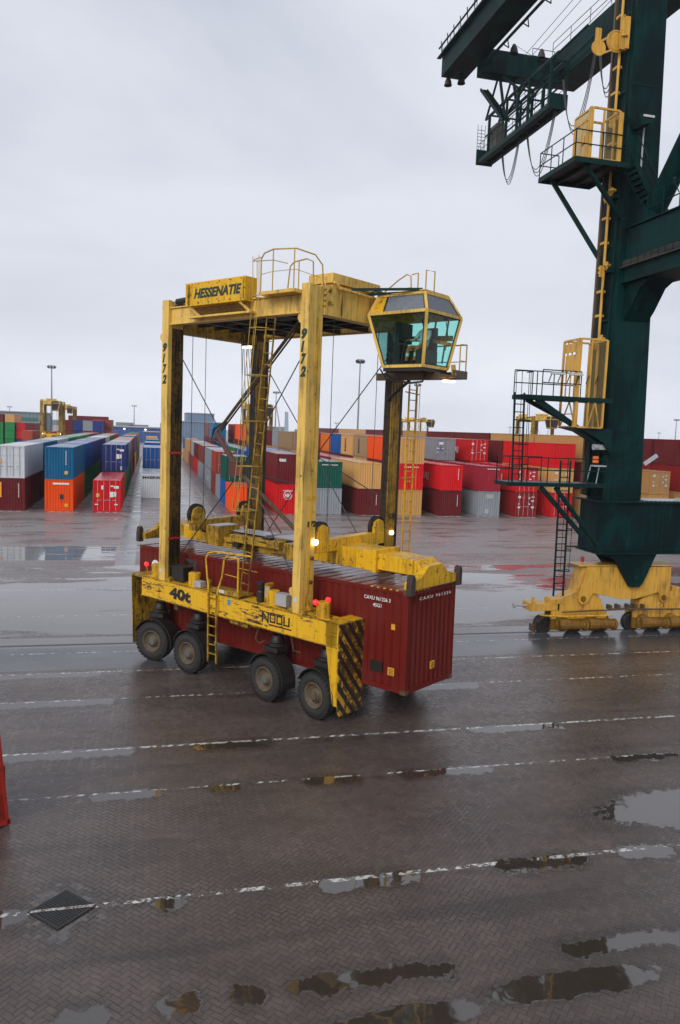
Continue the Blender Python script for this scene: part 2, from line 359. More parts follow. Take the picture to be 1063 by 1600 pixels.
    blob(12.6, 14.35, 2.9, .95); blob(-1.4, 12.95, 1.15, .85, 2, .3, -.015); blob(-2.9, 12.9, 1.1, .35)
    blob(3.7, 9.55, 1.2, .26, 1, .9); blob(6.4, 9.72, 1.6, .30, 1, .9)
    rn = g.m('ADD', raw, g.m('MULTIPLY', g.m('SUBTRACT', g.noise(pos, 3.2, 5, .7), .5), .34)); add(g.ss(g.m('ADD', rn, g.m('MULTIPLY', jag, .8)), -.03, .06)); margin = g.ss(rn, -.30, .0)
    # broad sheets of water beyond the crane rail
    f1 = g.noise(g.map(pos, (.10, .33, 1), loc=(4, 0, 0)), 1.0, 4, .55)
    inz = g.m('MULTIPLY', g.m('GREATER_THAN', Y, 30.6), g.m('LESS_THAN', Y, 46.0))
    sheet = g.m('MULTIPLY', inz, g.ss(g.m('ADD', f1, g.m('MULTIPLY', g.ss(g.m('ABSOLUTE', g.m('SUBTRACT', Y, 35.0)), 0, 4.5), -.16)), .30, .37)); add(sheet)
    add(g.m('MULTIPLY', g.m('MULTIPLY', g.ss(g.m('ABSOLUTE', g.m('SUBTRACT', Y, 50.1)), 2.4, 2.9, 1, 0), g.ss(X, -2.2, -1.8, 1, 0)), g.ss(g.noise(g.map(pos, (.2,1.4,1)), 1, 3), .33, .42)))
    f2 = g.noise(g.map(pos, (.22, .9, 1), loc=(0, 9, 0)), 1.0, 5, .6)
    add(g.m('MULTIPLY', g.m('GREATER_THAN', Y, 38.0), g.ss(f2, .58, .63)))
    lane = g.m('MULTIPLY', g.m('GREATER_THAN', Y, 45.0), g.m('MULTIPLY', g.ss(X, -2.0, -1.9), g.ss(X, -.85, -.75, 1, 0)))
    lane2 = g.m('MULTIPLY', g.m('GREATER_THAN', Y, 70.0), g.m('MULTIPLY', g.ss(X, 1.7, 1.8), g.ss(X, 5.7, 5.8, 1, 0)))
    # asphalt strip and concrete rail bed
    asp = g.m('MULTIPLY', g.m('GREATER_THAN', Y, 26.3), g.m('LESS_THAN', Y, 29.0))
    con = g.m('MULTIPLY', g.m('GREATER_THAN', Y, 29.0), g.m('LESS_THAN', Y, 30.35))
    smooth = g.m('MAXIMUM', asp, con)
    flat = g.m('MAXIMUM', g.m('MAXIMUM', lane, lane2), smooth)
    # colour
    c = g.mix(br, (.072,.052,.043), (.108,.081,.069))
    c = g.mix(g.ss(med, .3, .75, 0, .45), c, (.060,.050,.048))
    c = g.mix(g.ss(grit, .40, .7, 0, .6), c, (.165,.135,.125)); c = g.mix(g.ss(g.noise(g.map(pos, (.35,.8,1), loc=(9,2,0)), 1.0, 4, .6), .35, .7, .0, .5), c, (.035,.028,.025))
    c = g.mix(g.m('MULTIPLY', margin, .55), c, (.040,.031,.027))
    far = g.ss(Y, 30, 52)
    c = g.mix(g.m('MULTIPLY', g.ss(Y, 28, 60), .8), c, (.27,.245,.24))  # far paving lightened, painting the sky sheen into its colour
    trk = g.m('MULTIPLY', g.ss(g.noise(g.map(pos, (.10,1.5,1), loc=(5,1,0)), 1.0, 4, .6), .53, .66), .40); c = g.mix(trk, c, (.028,.024,.023)); c = g.mix(g.ss(g.noise(pos, 1.7, 5, .75, .6), .66, .72, 0, .65), c, (.020,.016,.014))
    redp = g.ss(g.noise(g.map(pos, (.16, .5, 1), loc=(2, 5, 0)), 1.0, 5, .65), .50, .62)
    c = g.mix(g.m('MULTIPLY', redp, g.m('MULTIPLY', far, .8)), c, (.115,.048,.040))
    c = g.mix(g.m('MULTIPLY', joint, g.m('ADD', .15, g.m('MULTIPLY', near, g.ss(g.m('ADD', g.m('MULTIPLY', med, .5), g.m('MULTIPLY', lg, .5)), .38, .64, .05, .60)))), c, (.022,.018,.017))
    c = g.mix(asp, c, g.mix(grit, (.055,.055,.058), (.085,.085,.09))); c = g.mix(con, c, (.13,.125,.125)); c = g.mix(g.m('MAXIMUM', lane, lane2), c, (.17,.165,.165))
    # gaps between the stacks are darker, older paving
    rowp = g.m('FRACT', g.m('DIVIDE', g.m('SUBTRACT', X, 7.53), 4.12)); gap = g.m('MULTIPLY', g.m('GREATER_THAN', Y, 72.0), g.ss(rowp, .62, .66))
    c = g.mix(g.m('MULTIPLY', gap, .6), c, (.06,.035,.03))
    # white lines, worn
    ln = None
    wear = g.m('ADD', g.m('MULTIPLY', g.noise(pos, 9, 5, .75), .75), g.m('MULTIPLY', g.noise(g.map(pos, (.5,3,1)), 1.0, 3, .6), .25))
    for yk, wd, th in ((19.58,.05,.49),(17.15,.035,.435),(13.0,.055,.455),(23.3,.05,.43),(25.95,.05,.45),(28.25,.03,.45),(33.8,.04,.44),(39.15,.055,.44),(41.95,.055,.44),(44.6,.05,.43),(53.05,.07,.42),(55.4,.05,.42)):
        v = g.m('MULTIPLY', g.m('LESS_THAN', g.m('ABSOLUTE', g.m('SUBTRACT', Y, yk)), wd), g.ss(g.m('ADD', wear, g.m('MULTIPLY', g.m('SUBTRACT', br, .5), .22)), th+.05, th-.03, 0, 1))
        ln = v if ln is None else g.m('MAXIMUM', ln, v)
    c = g.mix(g.m('MULTIPLY', ln, g.m('SUBTRACT', .9, g.m('MULTIPLY', joint, .5))), c, (.62,.62,.60))
    c = g.mix(g.m('MULTIPLY', water, g.m('SUBTRACT', .62, g.m('MULTIPLY', ln, .4))), c, g.mix(far, (.036,.028,.019), (.27,.265,.27)))  # pale colour of far water paints in the reflected sky
    damp = g.ss(lg, .35, .7, .0, 1.)
    rough = g.m('ADD', g.m('ADD', g.m('ADD', .33, g.m('MULTIPLY', far, .10)), g.m('ADD', g.m('MULTIPLY', damp, -.10), g.m('MULTIPLY', margin, -.10))), g.m('MULTIPLY', g.m('SUBTRACT', brc.outputs[1], .5), .16))
    rough = g.m('ADD', g.m('MULTIPLY', rough, g.m('SUBTRACT', 1.0, flat)), g.m('MULTIPLY', flat, g.ss(lg, .3, .7, .14, .3)))
    rough = g.m('ADD', g.m('MULTIPLY', rough, g.m('SUBTRACT', 1.0, water)), g.m('MULTIPLY', water, .035))
    h = g.m('ADD', g.m('MULTIPLY', joint, -.55), g.m('ADD', g.m('MULTIPLY', brc.outputs[0], .30), g.m('MULTIPLY', grit, .38)))
    hd = g.m('ADD', g.m('MULTIPLY', fx, g.m('SUBTRACT', brc.outputs[1], .5)), g.m('MULTIPLY', fy, g.m('SUBTRACT', brc.outputs[2], .5)))
    h = g.m('ADD', h, g.m('MULTIPLY', hd, .35))
    h = g.m('MULTIPLY', h, g.m('ADD', .05, g.m('MULTIPLY', near, .95)))
    h = g.m('MULTIPLY', h, g.m('SUBTRACT', 1.0, g.m('MULTIPLY', flat, .85)))
    dry = g.m('SUBTRACT', 1.0, water)
    h = g.m('ADD', g.m('MULTIPLY', h, dry), g.m('MULTIPLY', dry, .35))
    h = g.m('ADD', h, g.m('MULTIPLY', g.noise(pos, 1.1, 3), .5))
    return g.finish(c, rough, height=h, bdist=.011, bstr=.8, spec=.5, extra={'IOR': g.m('ADD', 1.5, g.m('MULTIPLY', water, .5))})
GROUND = ground_mat()
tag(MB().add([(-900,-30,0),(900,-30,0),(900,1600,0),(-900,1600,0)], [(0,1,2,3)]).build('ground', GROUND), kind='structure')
# crane rail: two flush steel strips with a groove between
r_ = MB()
r_.box((-120,29.33,.004),(160,29.41,.012)); r_.box((-120,29.24,.004),(160,29.28,.010))
tag(r_.build('crane_rail', plain('polished_rail_steel', (.16,.15,.15), .3, .8)), kind='structure')
BLS0 = plain('blue_logo_paint', (.02,.09,.35), .5)
MARK = plain('slot_paint', (.62,.62,.60), .5, scale=20)
def gx_rows(): return [-13.31+1.0*0, ]
# ------------------------------------------------------------------ containers
PAL = dict(mr=(.135,.011,.014), dr=(.25,.010,.012), rd=(.60,.006,.010), og=(.80,.075,.003), ob=(.62,.14,.015), tn=(.56,.30,.10), tb=(.32,.20,.10), bl=(.002,.085,.32), te=(.001,.125,.27),
           nv=(.012,.034,.17), gn=(.002,.20,.045), dg=(.001,.080,.055), gy=(.26,.28,.31), wh=(.55,.575,.60), br=(.24,.042,.028), rb=(.36,.045,.03), pk=(.29,.014,.03), cr=(.62,.58,.50))
CN = dict(mr='maroon', dr='dark red', rd='bright red', og='orange', ob='weathered orange', tn='tan', tb='brownish tan', bl='blue', te='teal blue', nv='navy blue', gn='green', dg='dark green', gy='grey', wh='pale grey', br='rust brown', rb='red brown', pk='wine red', cr='cream')
CW = 2.438
def corr(mb, o, d, nrm, length, z0, z1, period, depth):
    o, d, nrm = Vector(o), Vector(d), Vector(nrm); n = max(1, round(length/period)); p = length/n
    pts = []
    for i in range(n):
        t = i*p
        pts += [(t, 0), (t+.26*p, 0), (t+.5*p, -depth), (t+.76*p, -depth)]
    pts.append((length, 0))
    vs = []
    for t, q in pts:
        b = o + d*t + nrm*q
        vs += [(b.x, b.y, z0), (b.x, b.y, z1)]
    mb.add(vs, [(2*i, 2*i+2, 2*i+3, 2*i+1) for i in range(len(pts)-1)])
_cm = {}
def cont_meshes(Lc, H, lod):
    key = (Lc, H, lod)
    if key in _cm: return _cm[key]
    b = MB(); pw = .14
    per = .278 if lod < 2 else .56
    corr(b, (.012, pw, 0), (0,1,0), (-1,0,0), Lc-2*pw, .16, H-.10, per, .045)
    corr(b, (CW-.012, pw, 0), (0,1,0), (1,0,0), Lc-2*pw, .16, H-.10, per, .045)
    corr(b, (pw, Lc-.012, 0), (1,0,0), (0,1,0), CW-2*pw, .16, H-.10, per, .045)
    for x in (0, CW-pw):
        for y in (0, Lc-pw): b.box((x, y, .0), (x+pw, y+pw, H))
    for x in (0.003, CW-.063):
        b.box((x, pw, .02), (x+.06, Lc-pw, .165)); b.box((x, pw, H-.105), (x+.06, Lc-pw, H-.006))
    for y in (.004, Lc-.104):
        b.box((pw, y, .02), (CW-pw, y+.10, .165)); b.box((pw, y, H-.11), (CW-pw, y+.10, H-.007))
    b.add([(.06,.1,.15),(CW-.06,.1,.15),(CW-.06,Lc-.1,.15),(.06,Lc-.1,.15)], [(0,1,2,3)])
    r = MB(); n = int(Lc/.42) if lod == 0 else int(Lc/1.2); p = (Lc-.24)/n; vs = []
    for i in range(n):
        y = .12+i*p
        for yy, zz in ((y, H-.03), (y+.3*p, H-.03), (y+.5*p, H-.012), (y+.8*p, H-.012)): vs += [(.06, yy, zz), (CW-.06, yy, zz)]
    vs += [(.06, Lc-.12, H-.03), (CW-.06, Lc-.12, H-.03)]
    r.add(vs, [(2*i, 2*i+1, 2*i+3, 2*i+2) for i in range(len(vs)//2-1)])
    e = MB(); corr(e, (pw, .02, 0), (1,0,0), (0,-1,0), CW-2*pw, .165, H-.11, per*.9, .075 if lod == 0 else .045)
    dl_ = MB(); x0, x1 = pw+.004, CW/2-.006
    dl_.box((x0, .05, .17), (x1, .085, H-.115))
    nr = 4
    for i in range(nr+1):
        z = .20+(H-.40)*i/nr; dl_.box((x0+.02, .025, z-.035), (x1-.02, .049, z+.035))
    for xx in (x0+.03, x1-.03): dl_.box((xx-.03, .03, .18), (xx+.03, .0495, H-.125))
    bars = []
    for xx in (x0+.28, x1-.26):
        t = MB(); t.cyl((xx, .0, .12), (xx, .0, H-.06), .022, 6); t.box((xx-.05,-.02,1.05),(xx+.28,.0,1.09)); bars.append(t)
    def me(mb, nm, mat): 
        o = mb.build(nm, mat, recalc=False); m = o.data; bpy.data.objects.remove(o); return m
    _cm[key] = (me(b, 'body', CONT), me(r, 'roof', ROOF), me(e, 'end_wall', CONT), me(dl_, 'door', CONT), [me(t, 'lock_bar', STEEL) for t in bars])
    return _cm[key]
def far_mesh(Lc, H):
    k = ('far', Lc, H)
    if k not in _cm:
        b = MB(); b.box((0,0,.06),(CW,Lc,H-.02)); 
        for x in (0,CW-.14):
            for y in (0,Lc-.14): b.box((x-.004,y-.004,0),(x+.144,y+.144,H))
        o = b.build('shipping_container', CONT); _cm[k] = o.data; bpy.data.objects.remove(o)
    return _cm[k]
CLIST = []
def container(x, y, z, col, Lc=12.19, H=2.591, doors=False, label='', group='stacked shipping containers in the yard', lod=1, rz=0, jit=True):
    c = PAL[col] if isinstance(col, str) else col
    k = random.uniform(.86, 1.12) if jit else 1.0; c = tuple(min(.9, v*k) for v in c)
    dx = random.uniform(-.035, .035) if jit else 0
    if lod >= 3:
        o = link('shipping_container', far_mesh(Lc, H), None, 0, c); o.location = (x+dx, y, z); o.rotation_euler = (0,0,rz)
        tag(o, label, 'container', group); CLIST.append(o); return o
    root = empty('shipping_container', (x+dx, y, z), rz, label, 'container', group)
    b, r, e, d, bars = cont_meshes(Lc, H, lod)
    link('body', b, root, 0, c); link('roof', r, root, 0, c)
    if doors:
        for s_ in (0, 1):
            dd = link('door', d, root, 0, c)
            if s_: dd.location = (CW, 0, 0); dd.scale = (-1, 1, 1)
            if lod < 2:
                for bm_ in bars: link('lock_bar', bm_, dd)
    else: link('end_wall', e, root, 0, c)
    CLIST.append(root); return root
P0, PT = 73.4, 12.7
ORD = ['front','second','third','fourth','fifth','sixth','seventh','eighth','ninth','tenth','eleventh','twelfth','thirteenth','fourteenth','fifteenth']
def tier_word(i, n):
    if n == 1: return 'standing alone in the'
    if i == 0: return 'bottom of the'
    if i == n-1: return 'top of the'
    if n > 3: return ('second lowest in the', 'third from ground in the')[i-1]
    return 'middle of the'
CKEY = {}
def row(x, where, stacks, dz=2.591):
    """stacks: (y, length, 'col:d col' from ground up, height)"""
    for i, st in enumerate(stacks):
        y, Lc, cols, H = st[:4]; cols = cols.split(); z = 0
        for t, c in enumerate(cols):
            dr = c.endswith(':d'); c = c.replace(':d', '')
            lod = 1 if y < 118 else (2 if y < 150 else 3)
            word = CN[c]
            lb = f"{word} container, {tier_word(t, len(cols))} {ORD[i]} stack, {where}"
            CKEY[(round(x, 2), i, t)] = container(x, y, z, c, Lc, H, dr, lb, lod=lod); z += H+.012
H1, H2 = 2.591, 2.896
Ys = lambda k: P0+PT*k
LL, SS = 12.19, 6.06
row(-13.31, 'row farthest left', [(Ys(0),LL,'mr wh:d',H2),(Ys(1),LL,'mr te',H2),(Ys(2),LL,'gy wh',H2),(Ys(3),LL,'gn gn',H2),(Ys(4),LL,'br gn',H2),(Ys(5),LL,'br gn',H2),(Ys(6),LL,'dr mr',H2),(Ys(7),LL,'dr rb',H2)])
row(-9.19, 'second row from left', [(Ys(0),LL,'og te',H2),(Ys(1),LL,'gn bl',H2),(Ys(2),LL,'gn nv',H2),(Ys(3),LL,'mr nv',H2),(Ys(4),LL,'gy wh',H2),(Ys(5),LL,'gn gn',H2),(Ys(6),LL,'rb rb',H2),(Ys(7),LL,'br br',H2)])
row(-5.07, 'third row from left', [(Ys(0),LL,'rd:d',H2),(Ys(1),LL,'gn nv:d',H2),(Ys(2),LL,'gy gy',H2),(Ys(3),LL,'br rb',H2),(Ys(4),LL,'mr br',H2),(Ys(5)+8,LL,'tn te',H2),(Ys(6)+8,SS,'rb rb:d',H2),(Ys(7)+4,LL,'br rb',H2),(Ys(8)+10,LL,'gn gn',H2)])
row(-.95, 'row right of the wet lane', [(Ys(1)+1.2,LL,'wh',H1),(Ys(2)+1.2,LL,'gy bl:d',H1),(Ys(4),LL,'gy bl',H1),(Ys(6),SS,'wh te:d',H1),(Ys(8),LL,'br tn',H1)])
row(7.53, 'row of the front orange container', [(P0,SS,'og',H1),(P0+6.4,SS,'bl dg:d',H1),(P0+12.8,SS,'gy',H1),(P0+19.3,SS,'br rb:d',H1),(Ys(2)+.3,LL,'gy gy',H1),(Ys(3)+4,LL,'gy br:d',H1),(Ys(4)+4,LL,'rd mr',H1),(Ys(5)+4,LL,'br gy:d',H1),(Ys(6)+5,SS,'rb',H1),(Ys(7)+3,LL,'tn tn',H1),(Ys(8)+3,LL,'tn te',H1)])
row(11.83, 'row fronted by the wine red pair', [(P0,LL,'rd mr',H2),(Ys(1),LL,'mr bl',H2),(Ys(2),LL,'br bl',H1),(Ys(3),LL,'gn gn',H1),(Ys(4),SS,'bl bl',H1),(Ys(4)+6.4,SS,'gn gn',H1),(Ys(5)+3,LL,'mr bl',H1),(Ys(6)+3,LL,'br mr te',H2),(Ys(7)+3,LL,'br mr br',H2)])
row(15.88, 'row fronted by the dark green one', [(P0,LL,'gy dg',H1),(Ys(1),LL,'br pk',H1),(Ys(2),LL,'mr bl',H1),(Ys(3),LL,'mr nv',H1),(Ys(4),LL,'gy br',H1),(Ys(5)+2,LL,'mr mr og',H2),(Ys(6)+3,LL,'mr br dr',H2)])
row(19.97, 'row left of the far right leg', [(P0,LL,'mr tn',H1),(Ys(1),LL,'br pk',H1),(Ys(2),LL,'mr tn',H1),(Ys(3),LL,'rd tb tb:d',H1),(Ys(4),SS,'br tn gy',H1),(Ys(4)+6.4,SS,'br tn mr',H1),(Ys(5),LL,'dr mr mr',H1),(Ys(6),LL,'mr br dr',H1)])
row(24.3, 'row behind the far right leg', [(P0,SS,'tn rd tn',H1),(P0+6.4,SS,'tn mr og',H1),(Ys(1),SS,'mr tn tb',H1),(Ys(1)+6.4,SS,'tn mr tn',H1),(Ys(2),SS,'mr mr bl',H1),(Ys(2)+6.4,SS,'mr br ob',H1),(Ys(3),LL,'gy br dr',H1),(Ys(4),LL,'mr gy mr',H1)])
row(28.6, 'row just right of the thin ladder', [(P0,LL,'mr rd',H1),(Ys(1),LL,'tn pk',H1),(Ys(2),LL,'mr br dr',H1),(Ys(3),LL,'mr tn tn',H1)])
row(32.83, 'row fronted by the grey container', [(P0,LL,'gy pk',H1),(Ys(1),LL,'mr dr gy:d',H1),(Ys(2),LL,'tn mr mr',H1),(Ys(3),LL,'mr gy dr',H1)])
row(37.05, 'third row left of the crane column', [(P0,LL,'dr:d rd:d',H1),(Ys(1),LL,'mr mr rd:d',H1),(Ys(2),LL,'mr mr mr',H1),(Ys(3),LL,'tn dr tn',H1)])
row(41.2, 'second row left of the crane column', [(P0,LL,'rd:d tn:d rd',H1),(Ys(1),LL,'dr mr mr',H1),(Ys(2),LL,'mr gy tn',H1),(Ys(3),LL,'mr dr mr',H1)])
row(45.3, 'tall row just left of the crane column', [(Ys(0),LL,'tn mr tn',H2),(Ys(1),LL,'mr rd tn',H2),(Ys(2),LL,'mr mr mr',H2),(Ys(3),LL,'mr tn mr',H2),(Ys(4),LL,'tn mr tn',H2),(Ys(5),LL,'mr tn mr',H2),(Ys(6),LL,'mr mr mr',H2),(Ys(7),LL,'tn mr tn',H2),(Ys(8),LL,'mr tn tn',H2),(Ys(9),LL,'mr mr mr',H2),(Ys(10),LL,'mr dr mr',H2),(Ys(11),LL,'nv nv nv',H2),(Ys(12),LL,'nv nv bl',H2)])
row(53.0, 'row at the right edge beyond the crane', [(P0,LL,'tn tn:d',H1)])
row(57.4, 'last row at right beyond the crane', [(Ys(1)-6.3,LL,'tn dr mr',H2),(Ys(0)-6.3,LL,'tn dr mr',H2),(Ys(2)-6.3,LL,'tn mr mr',H2)])
# far blocks at the left
def block(x0, ys, cols, H, Lc, where, pitch=2.9):
    for i, st in enumerate(cols):
        z = 0; cs = st.split()
        for t, c in enumerate(cs):
            container(x0+i*pitch, ys, z, c, Lc, H, False, f"{CN[c]} container, {tier_word(t, len(cs))} {ORD[i]} stack {where}", group='container stacks in the distance', lod=3); z += H
block(-49, 235, ['tn gn gn tn','gn gn gn tn','gn gn gn mr','gn gn gn tn'], 2.3, LL, 'from left, distant green block', 3.0)
block(-37.2, 236, ['nv rd rd','rd nv mr'], 2.3, LL, 'beside the distant green block', 2.6)
for i, (x, y, z, c) in enumerate(((-29.5,196,0,'rb'),(-29.5,196,2.6,'dr'))): pass
block(-31.0, 205, ['br rb','mr br'], 2.591, LL, 'under the far left straddle carrier', 5.2)
block(-22.5, 215, ['gy mr mr','nv nv nv','gy mr gy','bl nv nv'], 2.75, LL, 'from left, dark stack beyond the left rows', 2.5)
block(-15.6, 225, ['mr br rb','mr rb br'], 2.9, LL, 'in the brown block before the blue warehouse', 2.5)
# long containers lying crosswise
container(-25.5, 262, 7.2, 'mr', LL, 2.5, label='wine coloured container lying crosswise on top of the far dark stacks', group='container stacks in the distance', lod=3, rz=-pi/2)
for i in range(3): container(-25.5, 262, 2.4*i, ('gy','nv','mr')[i], LL, 2.39, label=('grey','navy','maroon')[i]+' crosswise container, '+('lowest','middle','upper')[i]+' under the far wine coloured one', group='container stacks in the distance', lod=3, rz=-pi/2)
o = container(-37.8, 262, 1.6, 'cr', LL, 2.9, label='cream container with a round dark emblem in the far left yard', group='container stacks in the distance', lod=3, rz=-pi/2)
e_ = MB(); e_.tube([(-37.8+6+1.1*cos(t*pi/8), 259.5, 3.3+.55*sin(t*pi/8)) for t in range(17)], .09, 5)
em = e_.build('emblem', LETB, o); em.matrix_parent_inverse = (Matrix.Translation(Vector((-37.8,262,1.6))) @ Matrix.Rotation(-pi/2, 4, 'Z')).inverted()
container(-37.8, 262, 0, 'gn', LL, 1.59, label='green container under the cream one in the far left yard', group='container stacks in the distance', lod=3, rz=-pi/2)
def mark_front(k, cells, mat=LETW):
    """small painted marks on the end facing the quay: (x, z, w, h)"""
    o = CKEY[k]; m = MB()
    for (x, z, w_, h_) in cells: m.box((x,-.012,z),(x+w_,.004,z+h_))
    return m.build('marking', mat, o)
def ticks(x, z0, z1, w_=.07): return [(x, z0+i*.13, w_, .09) for i in range(int((z1-z0)/.13))]
YLB = plain('yellow_sticker', (.75,.36,.02), .5)
K = lambda x, i, t: (round(x, 2), i, t)
mark_front(K(-9.19,0,1), ticks(1.78,1.3,2.6)); mark_front(K(-9.19,0,1), [(1.68,.45,.30,.30)], YLB); mark_front(K(-9.19,0,0), [(.7,2.42,1.4,.16)]); mark_front(K(-9.19,0,0), [(1.3,1.1,.30,.45)], LETB); mark_front(K(-9.19,0,0), [(1.68,.4,.32,.30)], YLB)
mark_front(K(-13.31,0,0), ticks(1.9,1.2,2.6)); mark_front(K(-13.31,0,0), [(.35,1.2,.16,1.35)], YLB); mark_front(K(-13.31,0,1), [(.28,1.35,.26,.32)], YLB)
dm = [(.75,2.05,.16,.36),(1.55,2.3,.26,.12),(1.85,2.15,.42,.24),(1.5,1.35,.32,.5),(1.86,1.4,.2,.44),(.18,.62,.3,.1),(1.9,.62,.28,.12)]
mark_front(K(-5.07,0,0), dm); mark_front(K(-5.07,0,0), [(.28,1.35,.30,.34)], YLB); mark_front(K(-5.07,1,1), [(x,z+.05,a,b) for x,z,a,b in dm[1:5]]); mark_front(K(-5.07,1,1), [(1.9,.2,.2,.4)], WHT)
mark_front(K(11.83,0,1), ticks(1.95,1.3,2.6)); mark_front(K(28.6,0,1), ticks(1.95,1.1,2.4)); mark_front(K(28.6,0,0), ticks(1.95,1.0,2.3)); mark_front(K(19.97,0,0), ticks(1.95,1.0,2.3)); mark_front(K(15.88,0,1), [(.4+.2*i,2.22,.13,.10) for i in range(8)]); mark_front(K(24.3,0,1), [(.4+.2*i,2.22,.13,.10) for i in range(8)])
mark_front(K(32.83,0,1), [(.9+.2*i,2.25,.13,.10) for i in range(7)]); mark_front(K(32.83,0,0), [(.9,1.85,.8,.42),(.8,.25,.45,.5)], BOXG)
for kk in (K(37.05,0,0), K(37.05,0,1), K(37.05,1,2), K(41.2,0,1), K(53.0,0,1)): mark_front(kk, [(.3,1.95,.28,.24),(.3,.9,.26,.2),(1.5,1.9,.14,.16),(1.8,2.05,.34,.08),(1.8,1.6,.3,.14),(1.5,1.3,.2,.1),(1.85,.9,.28,.22),(.3,1.3,.2,.08)])
mark_front(K(32.83,1,2), [(.35,1.85,.55,.32),(.1,1.35,.3,.12),(.75,1.35,.25,.1),(.1,.9,.2,.1)]); mark_front(K(32.83,1,2), [(.3,1.45,.62,.1),(.3,1.15,.62,.1),(.32,2.22,.6,.08)], BLS0)
mark_front(K(41.2,0,0), [(.9,1.75,.75,.18)], BLS0); mark_front(K(41.2,0,0), [(.85,1.95,.8,.16),(1.7,1.1,.3,.3)]); mark_front(K(37.05,0,0), [(.75,1.9,.36,.26)], RED)
def ftext(k, body, x, z, w_, h_, mat=LETW, **kw): return text(body, mat, CKEY[k], (x,-.012,z), (1,0,0), (0,0,1), w_, h_, 'lettering', **kw)
def stext(k, body, y, z, w_, h_, mat=LETW, right=False, **kw):
    if right: return text(body, mat, CKEY[k], (CW+.006,y,z), (0,1,0), (0,0,1), w_, h_, 'lettering', **kw)
    return text(body, mat, CKEY[k], (-.006,y,z), (0,-1,0), (0,0,1), w_, h_, 'lettering', **kw)
ftext(K(11.83,0,1), 'tex', .22, 2.15, .72, .36, off=.05); ftext(K(-.95,0,0), 'MAERSK', .15, 2.18, 2.1, .24, LETB, off=.03)
ftext(K(11.83,0,0), 'HIH', .88, 1.62, .56, .36, off=.05); ftext(K(11.83,0,0), 'HAMBURG', .70, 2.2, .95, .13, off=.02)
m = MB(); m.tube([(1.16+.40*cos(t*pi/10), -.004, 1.80+.40*sin(t*pi/10)) for t in range(21)], .03, 5); m.build('round_emblem', LETW, CKEY[K(11.83,0,0)])
for kk in (K(28.6,0,1), K(37.05,0,1), K(37.05,1,2)): stext(kk, 'HYUNDAI', 9.6, .85, 6.2, .80, off=.02)
for kk in (K(24.3,2,2), K(24.3,3,2)): 
    t_ = text('MSC', LETB, CKEY[kk], (-.006,3.4,.45), (0,0,1), (0,1,0), 1.7, .7, 'lettering', off=.04)
text('K LINE', LETW, CKEY[K(7.53,4,0)], (-.006,9.5,.8), (0,-1,0), (0,0,1), 5.5, .8, 'lettering', off=.02)
# white slot dashes before each row
sm = MB()
for x in (-13.31,-9.19,-5.07,-.95,7.53,11.83,15.88,19.97,24.3,28.6,32.83,37.05,41.2):
    for dx in (.62, 1.28, 1.95): sm.box((x+dx-.2, P0-.62, .004), (x+dx+.2, P0-.34, .009))
tag(sm.build('slot_marking', MARK), kind='structure')
for x0, x1 in ((-2.02,-1.9),(-.80,-.70),(5.72,5.84),(1.66,1.78)):
    pass
# ------------------------------------------------------------------ straddle carrier
TH = 2.204; NO = Vector((6.8812, 19.4832, 0))
DLv = Vector((cos(TH), sin(TH), 0)); DWv = Vector((sin(TH), -cos(TH), 0))
RZC = atan2(-DLv.y, -DLv.x)
Z = Vector((0,0,1))
def W(a, b, c): return NO + DLv*a + DWv*b + Z*c
def at(o, a, b, c): o.location = (-a, b, c); return o
def wheel(car, a, b, out_, steer=0.0, yellow=False):
    """tyre > rim; the pair of fork, fender and suspension belong to the wheel's station"""
    R = .735
    root = empty('wheel', (-a, b, .686), steer); root.parent = car; root.scale = (.933, .95, .933)
    t = MB(); hw = .23
    t.lathe((0,0,0), (0,1,0), [(.40,-hw*.8),(.55,-hw),(R-.07,-hw*.98),(R-.01,-hw*.72),(R,-hw*.3),(R,hw*.3),(R-.01,hw*.72),(R-.07,hw*.98),(.55,hw),(.40,hw*.8)], 40)
    t.build('tyre', RUB, root, smooth=True)
    tr = MB()
    for k in range(30):
        t0 = 2*pi*k/30
        for sg in (-1, 1):
            p = lambda tt, yy, rr: (sin(tt)*rr, yy, cos(tt)*rr)
            a0, a1 = t0+(.0 if sg > 0 else .1), t0+.11+(.0 if sg > 0 else .1); y0, y1 = sg*.02, sg*(hw*.98)
            sh = .1
            tr.add([p(a0,y0,R-.01),p(a1,y0,R-.01),p(a1+sh,y1,R-.06),p(a0+sh,y1,R-.06),p(a0,y0,R+.014),p(a1,y0,R+.014),p(a1+sh,y1,R-.012),p(a0+sh,y1,R-.012)], [(0,3,2,1),(4,5,6,7),(0,1,5,4),(1,2,6,5),(2,3,7,6),(3,0,4,7)])
    tr.build('tread', RUB, root)
    s = out_
    sw = MB(); sw.lathe((0,0,0), (0,s,0), [(.62,hw*.99),(.60,hw+.012),(.45,hw+.006),(.405,hw*.84)], 40)
    sw.build('sidewall', TYW, root, smooth=True)
    rm = MB(); rm.lathe((0,0,0), (0,s,0), [(.41,hw*.80),(.405,hw*1.0),(.375,hw*1.0),(.35,hw*.62),(.30,hw*.42),(.21,hw*.40),(.20,hw*.66),(.15,hw*.80),(0,hw*.80)], 32)
    rim = rm.build('rim', RIM, root, smooth=True)
    bl = MB()
    for k in range(12):
        t0 = 2*pi*k/12; c = Vector((cos(t0)*.255, s*hw*.40, sin(t0)*.255)); bl.cyl(c, c+Vector((0, s*.045, 0)), .02, 6)
    bl.lathe((0,s*hw*.8,0), (0,s,0), [(.14,0),(.135,.03),(.05,.035),(0,.035)], 20)
    bl.build('hub', RIM2 if not yellow else RIM, rim)
